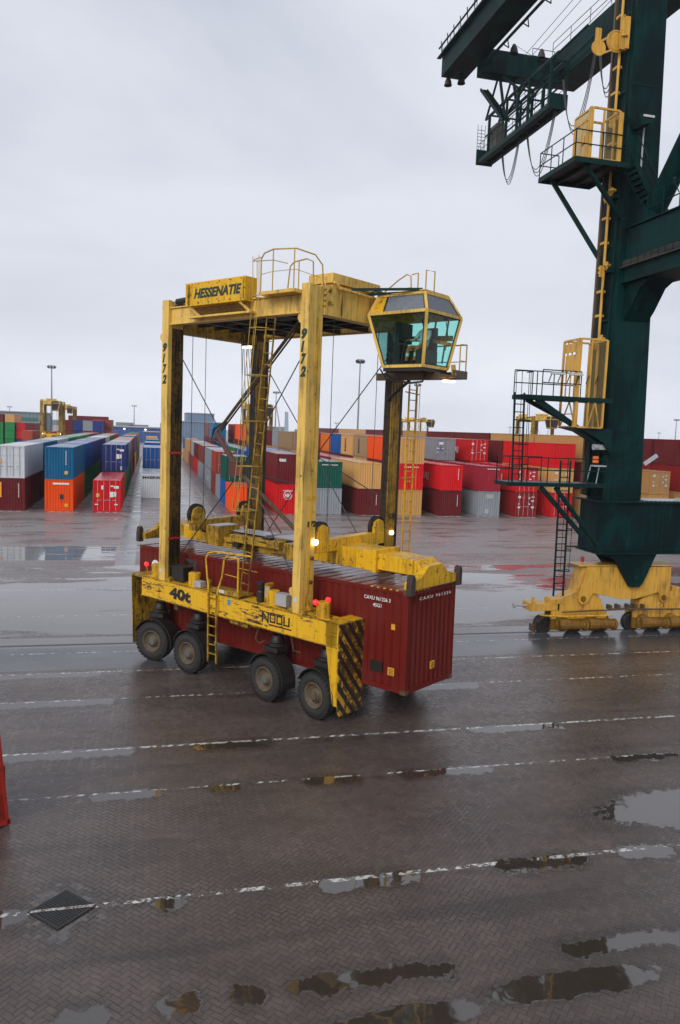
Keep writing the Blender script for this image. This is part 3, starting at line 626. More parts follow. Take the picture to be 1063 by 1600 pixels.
def suspension(car, a, b, s_, steer=0.0):
    root = empty('suspension', (-a, b, 0), steer); root.parent = car
    m = MB(); inn = -s_
    m.cyl((0, inn*.42, 1.98), (0, inn*.42, 2.3), .12, 14)
    m.lathe((0, inn*.30, 1.62), (0,0,1), [(.0,0),(.26,0),(.29,.06),(.22,.12),(.25,.17),(.20,.23),(.17,.30),(.15,.36),(0,.36)], 20)
    m.build('strut', BLK, root, smooth=False)
    f = MB()
    f.prism([(.35,1.72),(-.35,1.72),(-.26,1.35),(-.14,.62),(.14,.62),(.26,1.35)], lambda u, v, d: (u, d, v), inn*.36, inn*.48)
    f.box((-.30, inn*.50, 1.50), (.30, inn*.02, 1.64))
    f.build('fork', BLK, root)
    g = MB(); n = 12; R0 = .765; a0, a1 = -.25, 2.75
    yv = (-.25*s_*-1, .27*s_*-1)
    vs = []
    for i in range(n+1):
        t = a0+(a1-a0)*i/n
        for rr in (R0, R0+.03):
            for yy in (s_*.18, inn*.36): vs.append((cos(t)*rr, yy, .686+sin(t)*rr))
    fs = []
    for i in range(n):
        q = i*4; fs += [(q,q+1,q+5,q+4),(q+2,q+6,q+7,q+3),(q,q+4,q+6,q+2),(q+1,q+3,q+7,q+5)]
    fs += [(0,2,3,1),(n*4,n*4+1,n*4+3,n*4+2)]
    g.add(vs, fs); g.build('mudguard', BLK, root)
def ladder(name, mat, parent, p, q, wdir, wid, step=.3, r=.022, flip=False, org=None, rails_up=0):
    m = MB(); p, q, wd = Vector(p), Vector(q), Vector(wdir).normalized()*wid/2; n = int((q-p).length/step)
    for s_ in (-1, 1): m.bar(p+wd*s_, q+wd*s_+(q-p).normalized()*rails_up, r*2, r*2)
    for i in range(1, n+1):
        c = p+(q-p)*(i/(n+.5)); m.bar(c-wd, c+wd, r*1.3, r*1.3)
    return m.build(name, mat, parent, flip=flip, org=org)
def make_carrier(detail=True, hoist=0.0):
    car = empty('straddle_carrier', (0,0,0), 0)
    B0, B1 = -1.05, 3.60          # outer faces of both sides
    CB = (B0+B1)/2
    fl = dict(parent=car, flip=True)
    for s_, bo, bi in ((-1, B0, B0+.70), (1, B1, B1-.70)):
        m = MB(); m.box((1.62, bo, 2.27), (10.62, bi, 2.95))
        si = m.build('side_beam', SILL if detail else YELD, bevel=.02, **fl)
        if detail:
            m = MB()
            if s_ < 0: m.box((1.60,bo-.012,2.935),(10.64,bo+.05,2.965)); m.box((1.60,bo-.012,2.255),(10.64,bo+.04,2.285))
            else: m.box((1.60,bo-.05,2.935),(10.64,bo+.012,2.965))
            m.build('beam_flange', YELD, bevel=.004, parent=si, flip=True)
        # end guards
        g = MB()
        g.prism([(2.06,2.95),(1.585,2.95),(1.54,.60),(1.72,.60),(2.02,2.2)], lambda u, v, d: (u, d, v), bo, bo-s_*.035)
        g.prism([(2.06,2.95),(1.585,2.95),(1.54,.60),(1.72,.60),(2.02,2.2)], lambda u, v, d: (u, d, v), bo-s_*1.13, bo-s_*1.165)
        g.box((1.59, bo, 2.90), (2.1, bo-s_*1.16, 2.955))
        g.build('front_guard', YEL, bevel=.008, **fl)
        p = MB(); p.prism([(bo,2.93),(bo-s_*1.16,2.93),(bo-s_*1.16,.35),(bo-s_*1.0,.28),(bo-s_*.12,.30),(bo,.6)], lambda u, v, d: (d, u, v), 1.585, 1.535)
        p.build('bumper_plate', HAZ, **fl)
        g = MB()
        g.prism([(10.63,2.95),(11.22,2.95),(11.08,.50),(10.66,.62),(10.80,1.6),(10.63,2.2)], lambda u, v, d: (u, d, v), bo-s_*1.10, bo-s_*1.14)
        g.prism([(11.20,2.95),(11.24,2.95),(11.10,.45),(11.06,.45)], lambda u, v, d: (u, d, v), bo, bo-s_*1.09)
        g.box((10.63, bo, 2.88), (11.20, bo-s_*1.10, 2.94))
        g.build('rear_guard', YELD, bevel=.006, **fl)
        # legs: channel section
        for (a0, a1) in ((3.10, 3.40), (9.33, 9.66)):
            lo, li = (bo+.0, bo+.62) if s_ < 0 else (bo-.0, bo-.62)
            outer = MB(); inner = MB()
            outer.box((a0, lo, 2.96), (a1, lo-s_*.16, 12.30)); outer.box((a0+.02, lo-s_*.165, 2.96), (a1-.02, li, 12.28))
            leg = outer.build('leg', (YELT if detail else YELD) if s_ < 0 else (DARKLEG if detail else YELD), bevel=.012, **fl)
            for e0, e1 in ((.19, .24), (.34, .39), (.48, .53)):
                inner.box((a0-.03, lo-s_*e0, 3.1), (a0+.019, lo-s_*e1, 11.2 if a0 < 5 else 11.1))
            inner.box((a0-.012, lo-s_*.17, 3.1), (a0+.018, li, 11.4))
            if not (a0 < 5 and s_ < 0): inner.build('leg_guide', LEGIN if s_ < 0 else OILY, parent=leg, flip=True)
            if a0 < 5 and s_ < 0 and detail: q_ = MB(); q_.box((a0-.004, lo+.17, 6.28), (a0+.01, li-.01, 6.36)); q_.box((a0-.006, lo+.36, 3.5), (a0+.01, lo+.40, 11.4)); q_.each('leg_plate', YEL, parent=leg, flip=True)
            b_ = MB(); b_.box((a0-.22, lo+s_*.0-s_*.02, 2.955), (a1+.18, li-s_*.02, 3.08)); b_.prism([(a0-.2,3.08),(a1+.16,3.08),(a1+.01,3.42),(a0-.01,3.42)], lambda u, v, d: (u, d, v), (lo+li)/2-.02, (lo+li)/2+.02)
            b_.build('leg_foot', YELD, parent=leg, flip=True)
            if detail:
                e_ = MB()
                for zz in ((3.55, 11.35) if a0 < 5 else (11.1,)):
                    e_.prism([(a1-.01,zz-.16),(a1+.10,zz-.10),(a1+.17,zz+.02),(a1+.13,zz+.12),(a1-.01,zz+.16)], lambda u, v, d: (u, d, v), lo-s_*.05, lo-s_*.09)
                e_.each('lug', YELT, parent=leg, flip=True)
    for i, a in enumerate((2.45, 4.47, 8.15, 10.15)):
        st = (.10, .05, -.05, -.30)[i]*-1 if detail else 0
        for s_ in (-1, 1):
            bb = -.80 if s_ < 0 else 3.35
            wheel(car, a, bb, s_, st, i == 0); suspension(car, a, bb, s_, st)
            p = MB(); pb = -.72 if s_ < 0 else 3.27
            p.lathe((a, pb, 2.95), (0,0,1), [(0,0),(.205,0),(.205,.42),(.19,.44),(.05,.445),(0,.445)], 24)
            p.build('suspension_pot', YEL, smooth=False, **fl)
    # top frame
    t = MB()
    for bo, bi in ((B0+.12, B0+.30), (B1-.12, B1-.30)):
        t.box((3.40, bo, 11.55), (9.33, bi, 12.02)); t.box((3.40, bo-.06, 11.50), (9.33, bi+.06, 11.545)); t.box((3.40, bo-.06, 12.025), (9.33, bi+.06, 12.07))
    t.each('top_side_beam', YELT, bevel=.008, **fl)
    t = MB(); t.box((3.08, B0+.63, 11.50), (3.42, 3.0, 12.34)); t.build('front_cross_beam', YELT, bevel=.015, **fl)
    t = MB(); t.box((9.33, B0+.63, 11.28), (9.70, B1-.63, 12.16)); t.build('rear_cross_beam', YELD, bevel=.015, **fl)
    t = MB()
    for a in (4.4, 5.6, 6.8, 8.0): t.box((a, B0+.31, 11.52), (a+.14, B1-.31, 11.72))
    for b in (.2, .9, 1.6, 2.4): t.box((3.43, b, 11.56), (9.32, b+.10, 11.70))
    t.box((3.5, .5, 11.72), (9.2, 3.1, 11.76))
    t.build('top_frame_floor', BLK, **fl)
    t = MB()
    t.box((4.6, .6, 11.77), (7.6, 2.6, 12.30)); t.cyl((8.4, 0, 12.0), (8.4, 2.4, 12.0), .26, 16); t.cyl((4.2, .2, 11.95), (4.2, 2.2, 11.95), .22, 16)
    t.build('hoist_machinery', BLK, **fl)
    t = MB(); t.box((5.43, B0-.25, 11.95), (8.16, B0+.22, 12.66)); hood = t.build('engine_hood', YEL if detail else YELT, bevel=.012, **fl)
    t = MB(); t.box((3.25, .10, 12.50), (4.2, 2.35, 12.78)); t.box((3.35, .2, 12.35), (4.1, 2.2, 12.49)); t.build('air_duct', YELT, bevel=.01, **fl)
    # spreader, head block and ropes
    sp = MB()
    sp.prism([(.35,4.72),(1.72,4.74),(1.72,4.28),(.55,4.28),(.05,4.10),(.02,4.42)], lambda u, v, d: (u, d, v), .72, 1.72)
    sp.each('spreader_arm', YEL, bevel=.015, **fl)
    sp = MB(); sp.prism([(12.19-.35,4.62),(12.19-1.7,4.64),(12.19-1.7,4.22),(12.19-.55,4.22),(12.19-.05,4.06),(12.19-.02,4.36)], lambda u, v, d: (u, d, v), .72, 1.72)
    sp.each('spreader_arm', YELD, bevel=.015, **fl)
    sp = MB()
    sp.box((1.70, .66, 4.22), (4.6, 1.78, 4.80)); sp.box((1.66, .62, 4.18), (1.80, 1.82, 4.86))
    sp.box((8.9, .66, 4.16), (10.5, 1.78, 4.64))
    sp.each('spreader_sleeve', YEL, bevel=.015, **fl)
    sp = MB()
    sp.box((4.6, .50, 4.15), (6.4, 1.1, 4.55)); sp.box((4.7, 1.3, 4.15), (8.9, 1.9, 4.58)); sp.box((7.0, .45, 4.15), (9.0, 1.0, 4.50))
    sp.box((5.3, .30, 4.42), (7.6, .62, 4.66)); sp.box((8.1, .2, 4.2), (8.7, 1.2, 4.86)); sp.box((4.3, .1, 4.2), (4.9, 2.3, 4.7))
    sp.build('spreader_frame', YELD, bevel=.012, **fl)
    if detail:
        sp = MB(); random.seed(3)
        for i in range(46):
            a = random.uniform(4.5, 9.0); b = random.uniform(.25, 2.1); z = random.uniform(4.2, 4.62); s1 = random.uniform(.05, .22)
            if random.random() < .5: sp.box((a, b, z), (a+s1*1.6, b+s1, z+s1*.8))
            else: sp.cyl((a, b, z), (a+random.uniform(.3, 1.1), b+random.uniform(-.1, .1), z+random.uniform(-.05, .05)), s1*.22, 8)
        sp.build('spreader_hydraulics', BLK, **fl)
        random.seed(11)
        sp = MB(); sp.box((6.5, .9, 4.66), (8.2, 1.6, 4.70)); sp.box((4.9,.7,4.72),(5.9,1.5,4.76)); sp.box((8.15,.25,4.865),(8.65,1.15,4.885)); sp.build('spreader_cover_plate', STEEL, **fl)
    for a0, sg in ((-.02, 1), (12.21, -1)):
        e_ = MB()
        A = lambda d: a0 + sg*d
        e_.prism([(.05,3.99),(2.39,3.99),(2.39,4.22),(1.85,4.36),(1.55,4.62),(.85,4.60),(.55,4.34),(.05,4.20)], lambda u, v, d: (d, u, v), A(.0), A(.26))
        eo = e_.build('spreader_end_beam', YEL if sg > 0 else YELD, bevel=.012, **fl)
        f_ = MB()
        for b0 in (-.12, 2.30): f_.prism([(b0+.02,3.88),(b0+.22,3.88),(b0+.22,4.34),(b0+.15,4.46),(b0+.05,4.42),(b0+.02,4.2)], lambda u, v, d: (d, u, v), A(-.10), A(.08))
        f_.each('corner_flipper', YELDK, bevel=.01, parent=eo, flip=True)
    for a, bb0, bb1, mt in ((3.30, -.28, 3.02, YEL), (9.10, -.10, 2.75, YELD)):
        c_ = MB(); c_.prism([(bb0,4.64),(bb1,4.68),(bb1,5.02),(bb1-.4,5.06),(bb0+.4,5.02),(bb0,4.95)], lambda u, v, d: (d, u, v), a-.16, a+.16)
        c_.box((a-.12, .7, 4.5), (a+.12, 1.8, 4.66))
        cb = c_.build('head_block_beam', mt, bevel=.015, **fl)
        for b in ((-.02, 2.72) if a < 5 else (.08, 2.35)):
            h_ = MB(); h_.prism([(b-.27,4.9),(b+.27,4.9),(b+.27,5.2),(b+.20,5.40),(b,5.48),(b-.20,5.40),(b-.27,5.2)], lambda u, v, d: (d, u, v), a-.15, a+.15)
            ho = h_.build('sheave_housing', mt, bevel=.012, parent=cb, flip=True)
            h_ = MB(); h_.lathe((a, b, 5.20), (1,0,0), [(0,-.06),(.37,-.06),(.30,0),(.37,.06),(0,.06)], 24); h_.build('sheave', BLK, parent=ho, flip=True)
            rp = MB()
            for db in (-.30, .30): rp.tube([(a, b+db, 5.25), (a, b+db*.95, 11.5)], .011 if detail else .02, 5)
            rp.each('hoist_rope', ROPE, parent=cb, flip=True)
        ch = MB(); 
        for b in (.75, 1.75): ch.tube([(a+.0, b, 4.70), (a+.05, b, 4.45)], .025, 6)
        ch.each('chain', BRN, parent=cb, flip=True)
    # tie rods of both side frames
    R_ = MB()
    for b, J, ends in ((-.62, (6.15,6.90), ((9.36,10.72),(9.36,3.55),(3.42,10.75),(3.42,6.62),(3.42,3.5))), (3.2, (6.45,7.35), ((9.34,10.85),(3.42,10.75),(3.42,6.1),(9.34,3.6),(3.42,3.5)))):
        for e_ in ends: R_.tube([(J[0], b, J[1]), (e_[0], b, e_[1])], .017 if detail else .03, 6)
    R_.each('tie_rod', BLK, **fl)
    j = MB(); j.box((6.05, -.70, 6.74), (6.28, -.54, 7.06)); j.box((6.33, 3.12, 7.2), (6.58, 3.28, 7.5)); j.each('rod_joint', plain('red_joint_steel', (.16,.03,.025), .6), **fl)
    # front-left lit lamps, warning lamps
    lm = MB()
    lm.lathe((3.03, -.49, 5.01), (-1,0,0), [(.085,-.06),(.085,.02),(0,.05)], 16); lm.lathe((3.03, 3.25, 5.01), (-1,0,0), [(.07,-.06),(.07,.02),(0,.05)], 16)
    lm.each('head_lamp', LAMPW, **fl)
    # cab
    CA = dict(m=((.90,2.98),(1.48,3.34),11.76), lo=((1.04,2.46),(1.62,2.92),10.22), hi=((1.12,2.78),(1.66,2.95),12.30))
    def corners(k):
        (a0, a1), (b0, b1), z = CA[k]; return [Vector((a0,b0,z)), Vector((a1,b0,z)), Vector((a1,b1,z)), Vector((a0,b1,z))]
    M_, Lo, Hi = corners('m'), corners('lo'), corners('hi')
    fr = MB()
    for q in (M_, Lo, Hi):
        for i in range(4): fr.bar(q[i], q[(i+1) % 4], .075, .085)
    for i in range(4): fr.bar(Lo[i], M_[i], .085, .085); fr.bar(M_[i], Hi[i], .075, .075)
    # mid-pane posts
    cab = fr.build('cab_frame', YELT, **fl)
    fr = MB(); fr.add([tuple(p+Z*.03) for p in Hi]+[tuple(p+Z*.09) for p in Hi], [(0,1,2,3),(4,5,6,7),(0,1,5,4),(1,2,6,5),(2,3,7,6),(3,0,4,7)]); fr.build('cab_roof', YELT, parent=cab, flip=True)
    fr = MB(); fr.add([tuple(p-Z*.14) for p in Lo]+[tuple(p-Z*.045) for p in Lo], [(0,1,2,3),(4,5,6,7),(0,1,5,4),(1,2,6,5),(2,3,7,6),(3,0,4,7)]); fr.build('cab_floor', BLK, parent=cab, flip=True)
    def pane(q, nm, mat, ins=.0):
        c = sum(q, Vector())/4; m_ = MB(); m_.add([tuple(v+(c-v)*ins) for v in q], [(0,1,2,3)]); return m_.build(nm, mat, parent=cab, flip=True)
    for i in range(4):
        j2 = (i+1) % 4
        if i == 2: continue
        pane([Lo[i], Lo[j2], M_[j2], M_[i]], 'window_pane', GLASS if detail else BLK, .02)
    # rear wall towards the machine keeps a window as well
    pane([Lo[2], Lo[3], M_[3], M_[2]], 'window_pane', GLASS if detail else BLK, .02)
    # upper band: solid plate at the rear, rainy glass in front
    def lerp(a, b, t): return a+(b-a)*t
    p0, p1, p2, p3 = M_[0], lerp(M_[0], M_[1], .76), lerp(Hi[0], Hi[1], .80), Hi[0]
    pane([p0, p1, p2, p3], 'skylight_pane', GLASS2 if detail else BLK, .05)
    pane([p1, M_[1], Hi[1], p2], 'cab_panel', YEL, 0)
    pane([M_[3], M_[0], Hi[0], Hi[3]], 'skylight_pane', GLASS2 if detail else BLK, .05)
    pane([M_[1], M_[2], Hi[2], Hi[1]], 'cab_panel', YEL, 0); pane([M_[2], M_[3], Hi[3], Hi[2]], 'cab_panel', YEL, 0)
    if not detail:
        return car
    # window rubber
    rb = MB()
    for q in ([Lo[0],Lo[1],M_[1],M_[0]], [Lo[3],Lo[0],M_[0],M_[3]], [p0,p1,p2,p3], [M_[3],M_[0],Hi[0],Hi[3]]):
        c = sum(q, Vector())/4; qq = [v+(c-v)*.075 for v in q]
        for i in range(4): rb.tube([qq[i], qq[(i+1) % 4]], .022, 5)
    rb.build('window_seal', BLK, parent=cab, flip=True)
    # wipers and rods
    wp = MB(); wp.tube([(.93,2.55,11.62),(.95,2.72,11.2),(.99,2.70,10.75)], .012, 5); wp.box((.90,2.45,11.60),(.94,2.6,11.67)); wp.tube([(2.1,1.50,11.72),(2.25,1.46,11.66)], .02, 5); wp.tube([(1.0,1.5,12.31),(2.6,1.6,12.36)], .012, 5)
    wp.build('wiper', BLK, parent=cab, flip=True)
    # interior: seat, console, wheel, door post
    it = MB(); it.box((1.30,2.05,10.32),(1.85,2.75,10.72)); it.box((1.32,2.62,10.7),(1.8,2.76,11.42)); it.box((2.15,2.0,10.25),(2.4,2.5,10.9)); it.box((2.35,2.2,11.0),(2.6,2.9,11.60)); it.box((1.2,1.75,10.22),(1.4,2.1,10.7))
    it.build('seat_and_console', BLK, parent=cab, flip=True)
    it = MB(); it.tube([(1.95+.18*cos(t*pi/8), 2.0+.19*sin(t*pi/8), 11.02+.07*cos(t*pi/8)) for t in range(17)], .014, 6); it.cyl((1.95,2.0,11.0),(2.1,2.0,10.3),.03,8); it.build('steering_wheel', BLK, parent=cab, flip=True)
    it = MB()
    for a in (1.25, 1.7): it.bar((a,3.2,11.7),(a,2.95,10.4),.04,.04)
    it.bar((1.0,3.08,11.15),(2.6,3.08,11.2),.05,.16); it.bar((.97,2.0,10.95),(.97,3.0,10.95),.03,.10); it.build('door_bars', YELD, parent=cab, flip=True)
    # cab carrier beam, walkway and lamps
    m = MB(); m.box((.95,2.3,9.93),(3.15,3.25,10.06)); m.box((.9,2.25,9.86),(3.2,2.33,10.08)); m.box((.78,2.85,9.98),(2.3,3.62,10.04)); m.box((.74,2.85,9.96),(.80,3.62,10.20)); m.box((.78,3.58,9.96),(2.3,3.62,10.2))
    m.build('cab_walkway', BRN, bevel=.006, **fl)
    m = MB(); m.tube([(.78,3.2,10.04),(.78,3.2,10.98),(.80,3.6,11.0),(2.2,3.6,11.0)], .02, 6); m.tube([(.78,3.2,10.5),(.8,3.6,10.5),(2.2,3.6,10.5)], .014, 5); m.tube([(.80,3.6,10.2),(.80,3.6,11.0)], .02, 6); m.tube([(2.2,3.6,10.04),(2.2,3.6,11.0)], .02, 6); m.tube([(.8,2.95,10.04),(.82,2.9,10.35)], .07, 8)
    m.build('walkway_rail', RAIL, **fl)
    m = MB()
    for b in (2.55, 2.85): m.box((.80,b,9.83),(.95,b+.18,9.875))
    m.each('flood_lamp', LAMPW, **fl)
    m = MB(); m.tube([(2.6,1.9,10.05),(2.3,1.9,9.85),(1.7,1.95,9.75),(1.35,2.1,9.8),(1.3,2.2,10.1)], .035, 7); m.tube([(3.0,2.2,10.2),(2.7,2.1,9.9),(2.3,2.2,9.88)], .025, 6); m.tube([(3.2,2.9,9.3),(2.7,2.7,9.55),(2.1,2.5,9.86)], .05, 6)
    m.each('hydraulic_hose', BLK, **fl)
    # rails on the cab roof, beam over to the cab
    m = MB()
    m.tube([(2.7,1.7,12.35),(2.1,1.7,12.72),(1.8,1.7,12.86),(1.66,1.7,12.80),(1.62,1.7,12.36)], .02, 6); m.tube([(1.40,1.7,12.36),(1.40,1.7,12.86),(1.62,1.7,12.84)], .02, 6); m.tube([(1.14,1.72,12.36),(1.14,1.72,12.92),(1.10,2.1,12.94),(1.10,2.1,12.36)], .02, 6); m.tube([(2.3,1.7,12.45),(1.62,1.7,12.48)], .01, 5)
    m.build('roof_rail', RAIL, **fl)
    m = MB(); m.bar((3.2,.9,12.42),(1.25,1.72,12.40),.07,.07); m.bar((3.3,1.5,12.36),(1.9,1.74,12.36),.10,.06); m.each('cab_stay', GRN2, **fl)
    m = MB()
    for k in range(4): m.tube([(3.2,1.4+.08*k,12.3),(2.9,1.6+.05*k,12.45+.03*k),(2.6,1.75,12.38),(2.45,1.85,12.2)], .02, 6)
    m.build('cable_bundle', BLK, **fl)
    # bolts, round vents and conduit on the front girder
    m = MB()
    for z in (11.75,11.9,12.05,12.2): m.cyl((3.02,-.44,z),(3.10,-.44,z),.022,8)
    for b, z in ((-.22,12.2),(-.22,11.85)): m.cyl((3.04,b,z),(3.09,b,z),.06,14)
    m.box((3.05,.30,11.55),(3.078,.32,12.3)); m.build('bolt', YELD, **fl)
    m = MB(); m.tube([(3.03,-.1,12.45),(3.0,0,12.40),(2.98,.1,12.30),(2.98,1.75,12.26)], .045, 8); m.build('conduit', YELT, **fl)
    m = MB(); m.tube([(3.25+.06*cos(t*pi/6),-.30,12.40+.09*sin(t*pi/6)) for t in range(13)], .02, 6); m.build('lifting_eye', YELT, **fl)
    # black flange of the rear leg top and hydraulic pump set there
    m = MB(); m.cyl((9.0,-.95,12.22),(8.3,-.95,12.25),.10,12); m.cyl((9.0,-.7,12.30),(8.2,-.7,12.30),.08,12); m.box((8.2,-.9,12.02),(9.2,-.3,12.14)); m.each('pump', BLK, **fl)
    # engine hood frames, brackets and plate
    m = MB(); m.box((5.47,B0-.275,12.02),(5.51,B0-.25,12.60)); m.box((7.95,B0-.30,12.02),(8.0,B0-.25,12.60)); m.each('hood_strip', YELD, parent=hood, flip=True)
    m = MB()
    for i in range(6):
        for z in (12.02, 12.60): m.cyl((5.6+i*.48,B0-.256,z),(5.6+i*.48,B0-.268,z),.018,6)
    m.build('bolt', BRN, parent=hood, flip=True)
    m = MB()
    for a in (5.7, 8.0): m.bar((a,B0-.2,11.94),(a-.25,B0+.10,11.60),.05,.08)
    m.box((5.3,B0-.18,11.60),(8.1,B0+.06,11.66)); m.each('hood_bracket', YELT, **fl)
    rad = MB()
    for i in range(26): rad.bar((5.6+i*.09,B0-.15,11.90),(5.6+i*.09,B0+.12,11.70),.03,.02)
    rad.build('cooler_grille', BRN, **fl)
    text('HESSENATIE', LET, hood, (-7.74, B0-.2535, 12.16), (1,0,0), (0,0,1), 2.16, .30, 'lettering', shear=.25, off=.045)
    # 9172 on both front legs, digit under digit
    for a_c, zt, nm in ((3.25, 11.04, 0), (9.50, 10.9, 1)):
        for i, d in enumerate('9172'):
            text(d, LET, car, (-(a_c+.105), B0-.0035, zt-.25-.345*i-.03), (1,0,0), (0,0,1), (.22 if d != '1' else .13), .30, 'fleet_number', shear=.22, off=.06)
    text('172', LETB, car, (-3.10+.0035, -.80, 5.46), (0,1,0), (0,0,1), .36, .18, 'fleet_number', shear=.1, off=.045)
    text('172', LETB, car, (-3.10+.04, 3.10, 5.46), (0,1,0), (0,0,1), .36, .18, 'fleet_number', shear=.1, off=.045)
    text('40t', LETB, car, (-9.05, B0-.0035, 2.42), (1,0,0), (0,0,1), 1.12, .40, 'lettering', off=.05)
    text('N', LETB, car, (-4.60, B0-.0035, 2.46), (1,0,0), (0,0,1), .30, .34, 'maker_logo', off=.015)
    lg = MB()
    for x0 in (4.26, 3.98): 
        for z in (2.50, 2.72): lg.box((x0-.24,B0-.004,z),(x0,B0-.001,z+.055))
        lg.box((x0-.05,B0-.005,2.50),(x0,B0-.001,2.775)); lg.box((x0-.24,B0-.005,2.50),(x0-.19,B0-.001,2.775))
    lg.box((3.44,B0-.004,2.50),(3.70,B0-.001,2.55)); lg.box((3.64,B0-.005,2.50),(3.70,B0-.001,2.78)); lg.box((3.44,B0-.005,2.50),(3.50,B0-.001,2.78)); lg.box((3.36,B0-.006,2.41),(4.3,B0-.001,2.45))
    lg.build('maker_logo', LETB, **fl)
    # main ladder with hoops, climbing from the deck to the top platform
    ladder('ladder', YELD, car, (5.60,-.86,3.1), (4.66,-.90,11.95), (1,0,.1), .34, .34, .019, flip=True)
    m = MB()
    for t in (.30,.45,.60,.75,.9,1.0):
        z = 3.1+8.9*t; a = 5.60-.94*t
        m.tube([(a-.2,-.86,z),(a-.24,-1.25,z),(a-.05,-1.52,z),(a+.22,-1.5,z),(a+.36,-1.2,z),(a+.2,-.86,z)], .013, 5)
    for (da, bb) in ((-.05,-1.52),(.22,-1.5),(.36,-1.2)):
        m.tube([(5.32+da,bb,5.77),(4.66+da,bb,12.0),(4.70+da,bb,13.1)], .011, 5)
    m.build('ladder_cage', RAIL, **fl)
    m = MB(); m.box((3.42,-1.35,12.03),(4.78,-.5,12.13)); m.build('top_platform', YELT, bevel=.008, **fl)
    m = MB()
    m.tube([(4.78,-1.3,12.13),(4.78,-1.3,13.05),(4.66,-1.3,13.2),(4.3,-1.3,13.27),(3.5,-1.2,13.22),(3.2,-.75,13.1),(3.1,-.55,12.85),(3.1,-.5,12.35)], .021, 7)
    m.tube([(4.3,-1.3,12.13),(4.3,-1.3,13.25)], .018, 6); m.tube([(3.55,-1.22,12.13),(3.55,-1.22,13.22)], .018, 6)
    m.tube([(4.5,-.5,12.13),(4.4,-.5,12.95),(4.25,-.5,13.06),(3.75,-.5,13.1),(3.5,-.5,13.0),(3.45,-.5,12.1)], .021, 7); m.tube([(4.05,-.5,12.13),(4.05,-.5,13.08)], .018, 6)
    m.tube([(4.78,-1.3,12.62),(4.3,-1.3,12.66),(3.5,-1.2,12.66),(3.12,-.6,12.5)], .010, 5)
    m.tube([(4.78+.38,-1.25,13.05),(5.25,-1.0,13.1),(5.0,-.6,13.18),(4.5,-.5,13.05)], .014, 5); m.tube([(4.78,-1.3,13.1),(5.0,-1.35,13.06),(5.2,-1.2,13.05)], .014, 5)
    m.build('platform_rail', RAIL, **fl)
    # folding hose arm between the top frame and the spreader
    m = MB(); m.cyl((4.9,.5,11.55),(8.62,.5,8.02),.055,10); m.cyl((4.8,.62,11.6),(8.5,.62,8.1),.03,8); m.each('hose_arm', BRN, **fl)
    m = MB(); m.cyl((8.62,.5,8.02),(7.62,.5,6.95),.085,10); m.box((7.35,.3,6.6),(7.75,.7,7.1)); m.build('hose_arm_elbow', plain('brown_red_steel', (.10,.035,.028), .6), **fl)
    m = MB(); m.cyl((7.5,.45,6.85),(4.35,.5,4.85),.07,10); m.cyl((7.3,.65,6.5),(5.6,.7,4.9),.03,8); m.each('hose_arm', BRN, **fl)
    m = MB()
    for k in range(4): m.tube([(8.2,.45+.07*k,8.4),(8.75+.05*k,.45+.07*k,8.15),(8.85+.03*k,.5,7.85-.06*k),(8.5,.5,7.65),(8.3,.5,7.7)], .016, 5)
    for k in range(5): m.tube([(7.4+.04*k,.4+.12*k,11.5),(7.2-.1*k,.45+.1*k,7.0+.1*k),(7.1-.12*k,.5,4.7)], .010, 5)
    m.each('hose', BLK, **fl)
    # lamps
    m = MB()
    for k in (0, .22): m.box((8.05-k,1.2,10.93),(8.20-k,1.32,11.0))
    m.each('flood_lamp', LAMPW, **fl)
    m = MB(); m.box((7.75,1.22,11.0),(8.25,1.30,11.08)); m.box((7.95,1.24,11.08),(8.0,1.28,11.4)); m.build('lamp_bracket', BLK, **fl)
    m = MB()
    for (a,b,z) in ((2.52,-1.0,3.40),(2.38,-.62,3.44),(10.78,-.75,3.30)): m.lathe((a,b,z), (-.2,-1,0), [(0,-.07),(.07,-.06),(.085,.0),(.05,.05),(0,.07)], 14)
    m.each('warning_lamp', LAMPR, **fl)
    m = MB(); m.cyl((2.42,-.62,2.95),(2.42,-.62,3.4),.05,10); m.cyl((2.42,-.7,2.95),(2.42,-.95,3.38),.02,6); m.cyl((10.7,-.72,2.95),(10.76,-.75,3.28),.02,6); m.each('lamp_post', YEL, **fl)
    # deck furniture on the near beam
    m = MB(); m.box((3.74,-.92,3.02),(4.20,-.62,3.38)); m.each('control_box', BOXG, bevel=.008, **fl)
    m = MB(); m.box((7.58,-.95,2.98),(7.92,-.72,3.18)); m.cyl((7.88,-.951,3.08),(7.88,-.965,3.08),.035,10); m.each('control_box', BOXG, bevel=.006, **fl)
    m = MB(); m.box((8.60,-.85,3.0),(9.22,-.45,3.45)); m.box((8.56,-.88,3.44),(9.26,-.42,3.50)); m.build('battery_box', BLK, bevel=.008, **fl)
    m = MB()
    for k in range(4): m.tube([(8.75+.1*k,-.6,3.5),(8.6+.05*k,-.62,3.66+.03*k),(8.3,-.65+.04*k,3.62+.02*k),(8.15,-.66,3.3)], .018, 6)
    m.each('hose', BLK, **fl)
    m = MB(); m.lathe((5.02,-.72,2.96), (0,0,1), [(0,0),(.12,0),(.12,.30),(.10,.34),(.13,.55),(.13,.62),(0,.62)], 18); m.cyl((4.85,-.5,3.0),(4.85,-.5,3.5),.05,10); m.build('exhaust_can', BLK, **fl)
    m = MB(); m.box((4.72,-.72,3.0),(4.86,-.45,3.55)); m.box((4.60,-.75,3.05),(4.80,-.73,3.50)); m.build('gauge_board', YELD, bevel=.005, **fl)
    m = MB(); m.box((4.62,-.765,3.12),(4.78,-.752,3.45)); m.build('gauge_plate', BOXG, **fl)
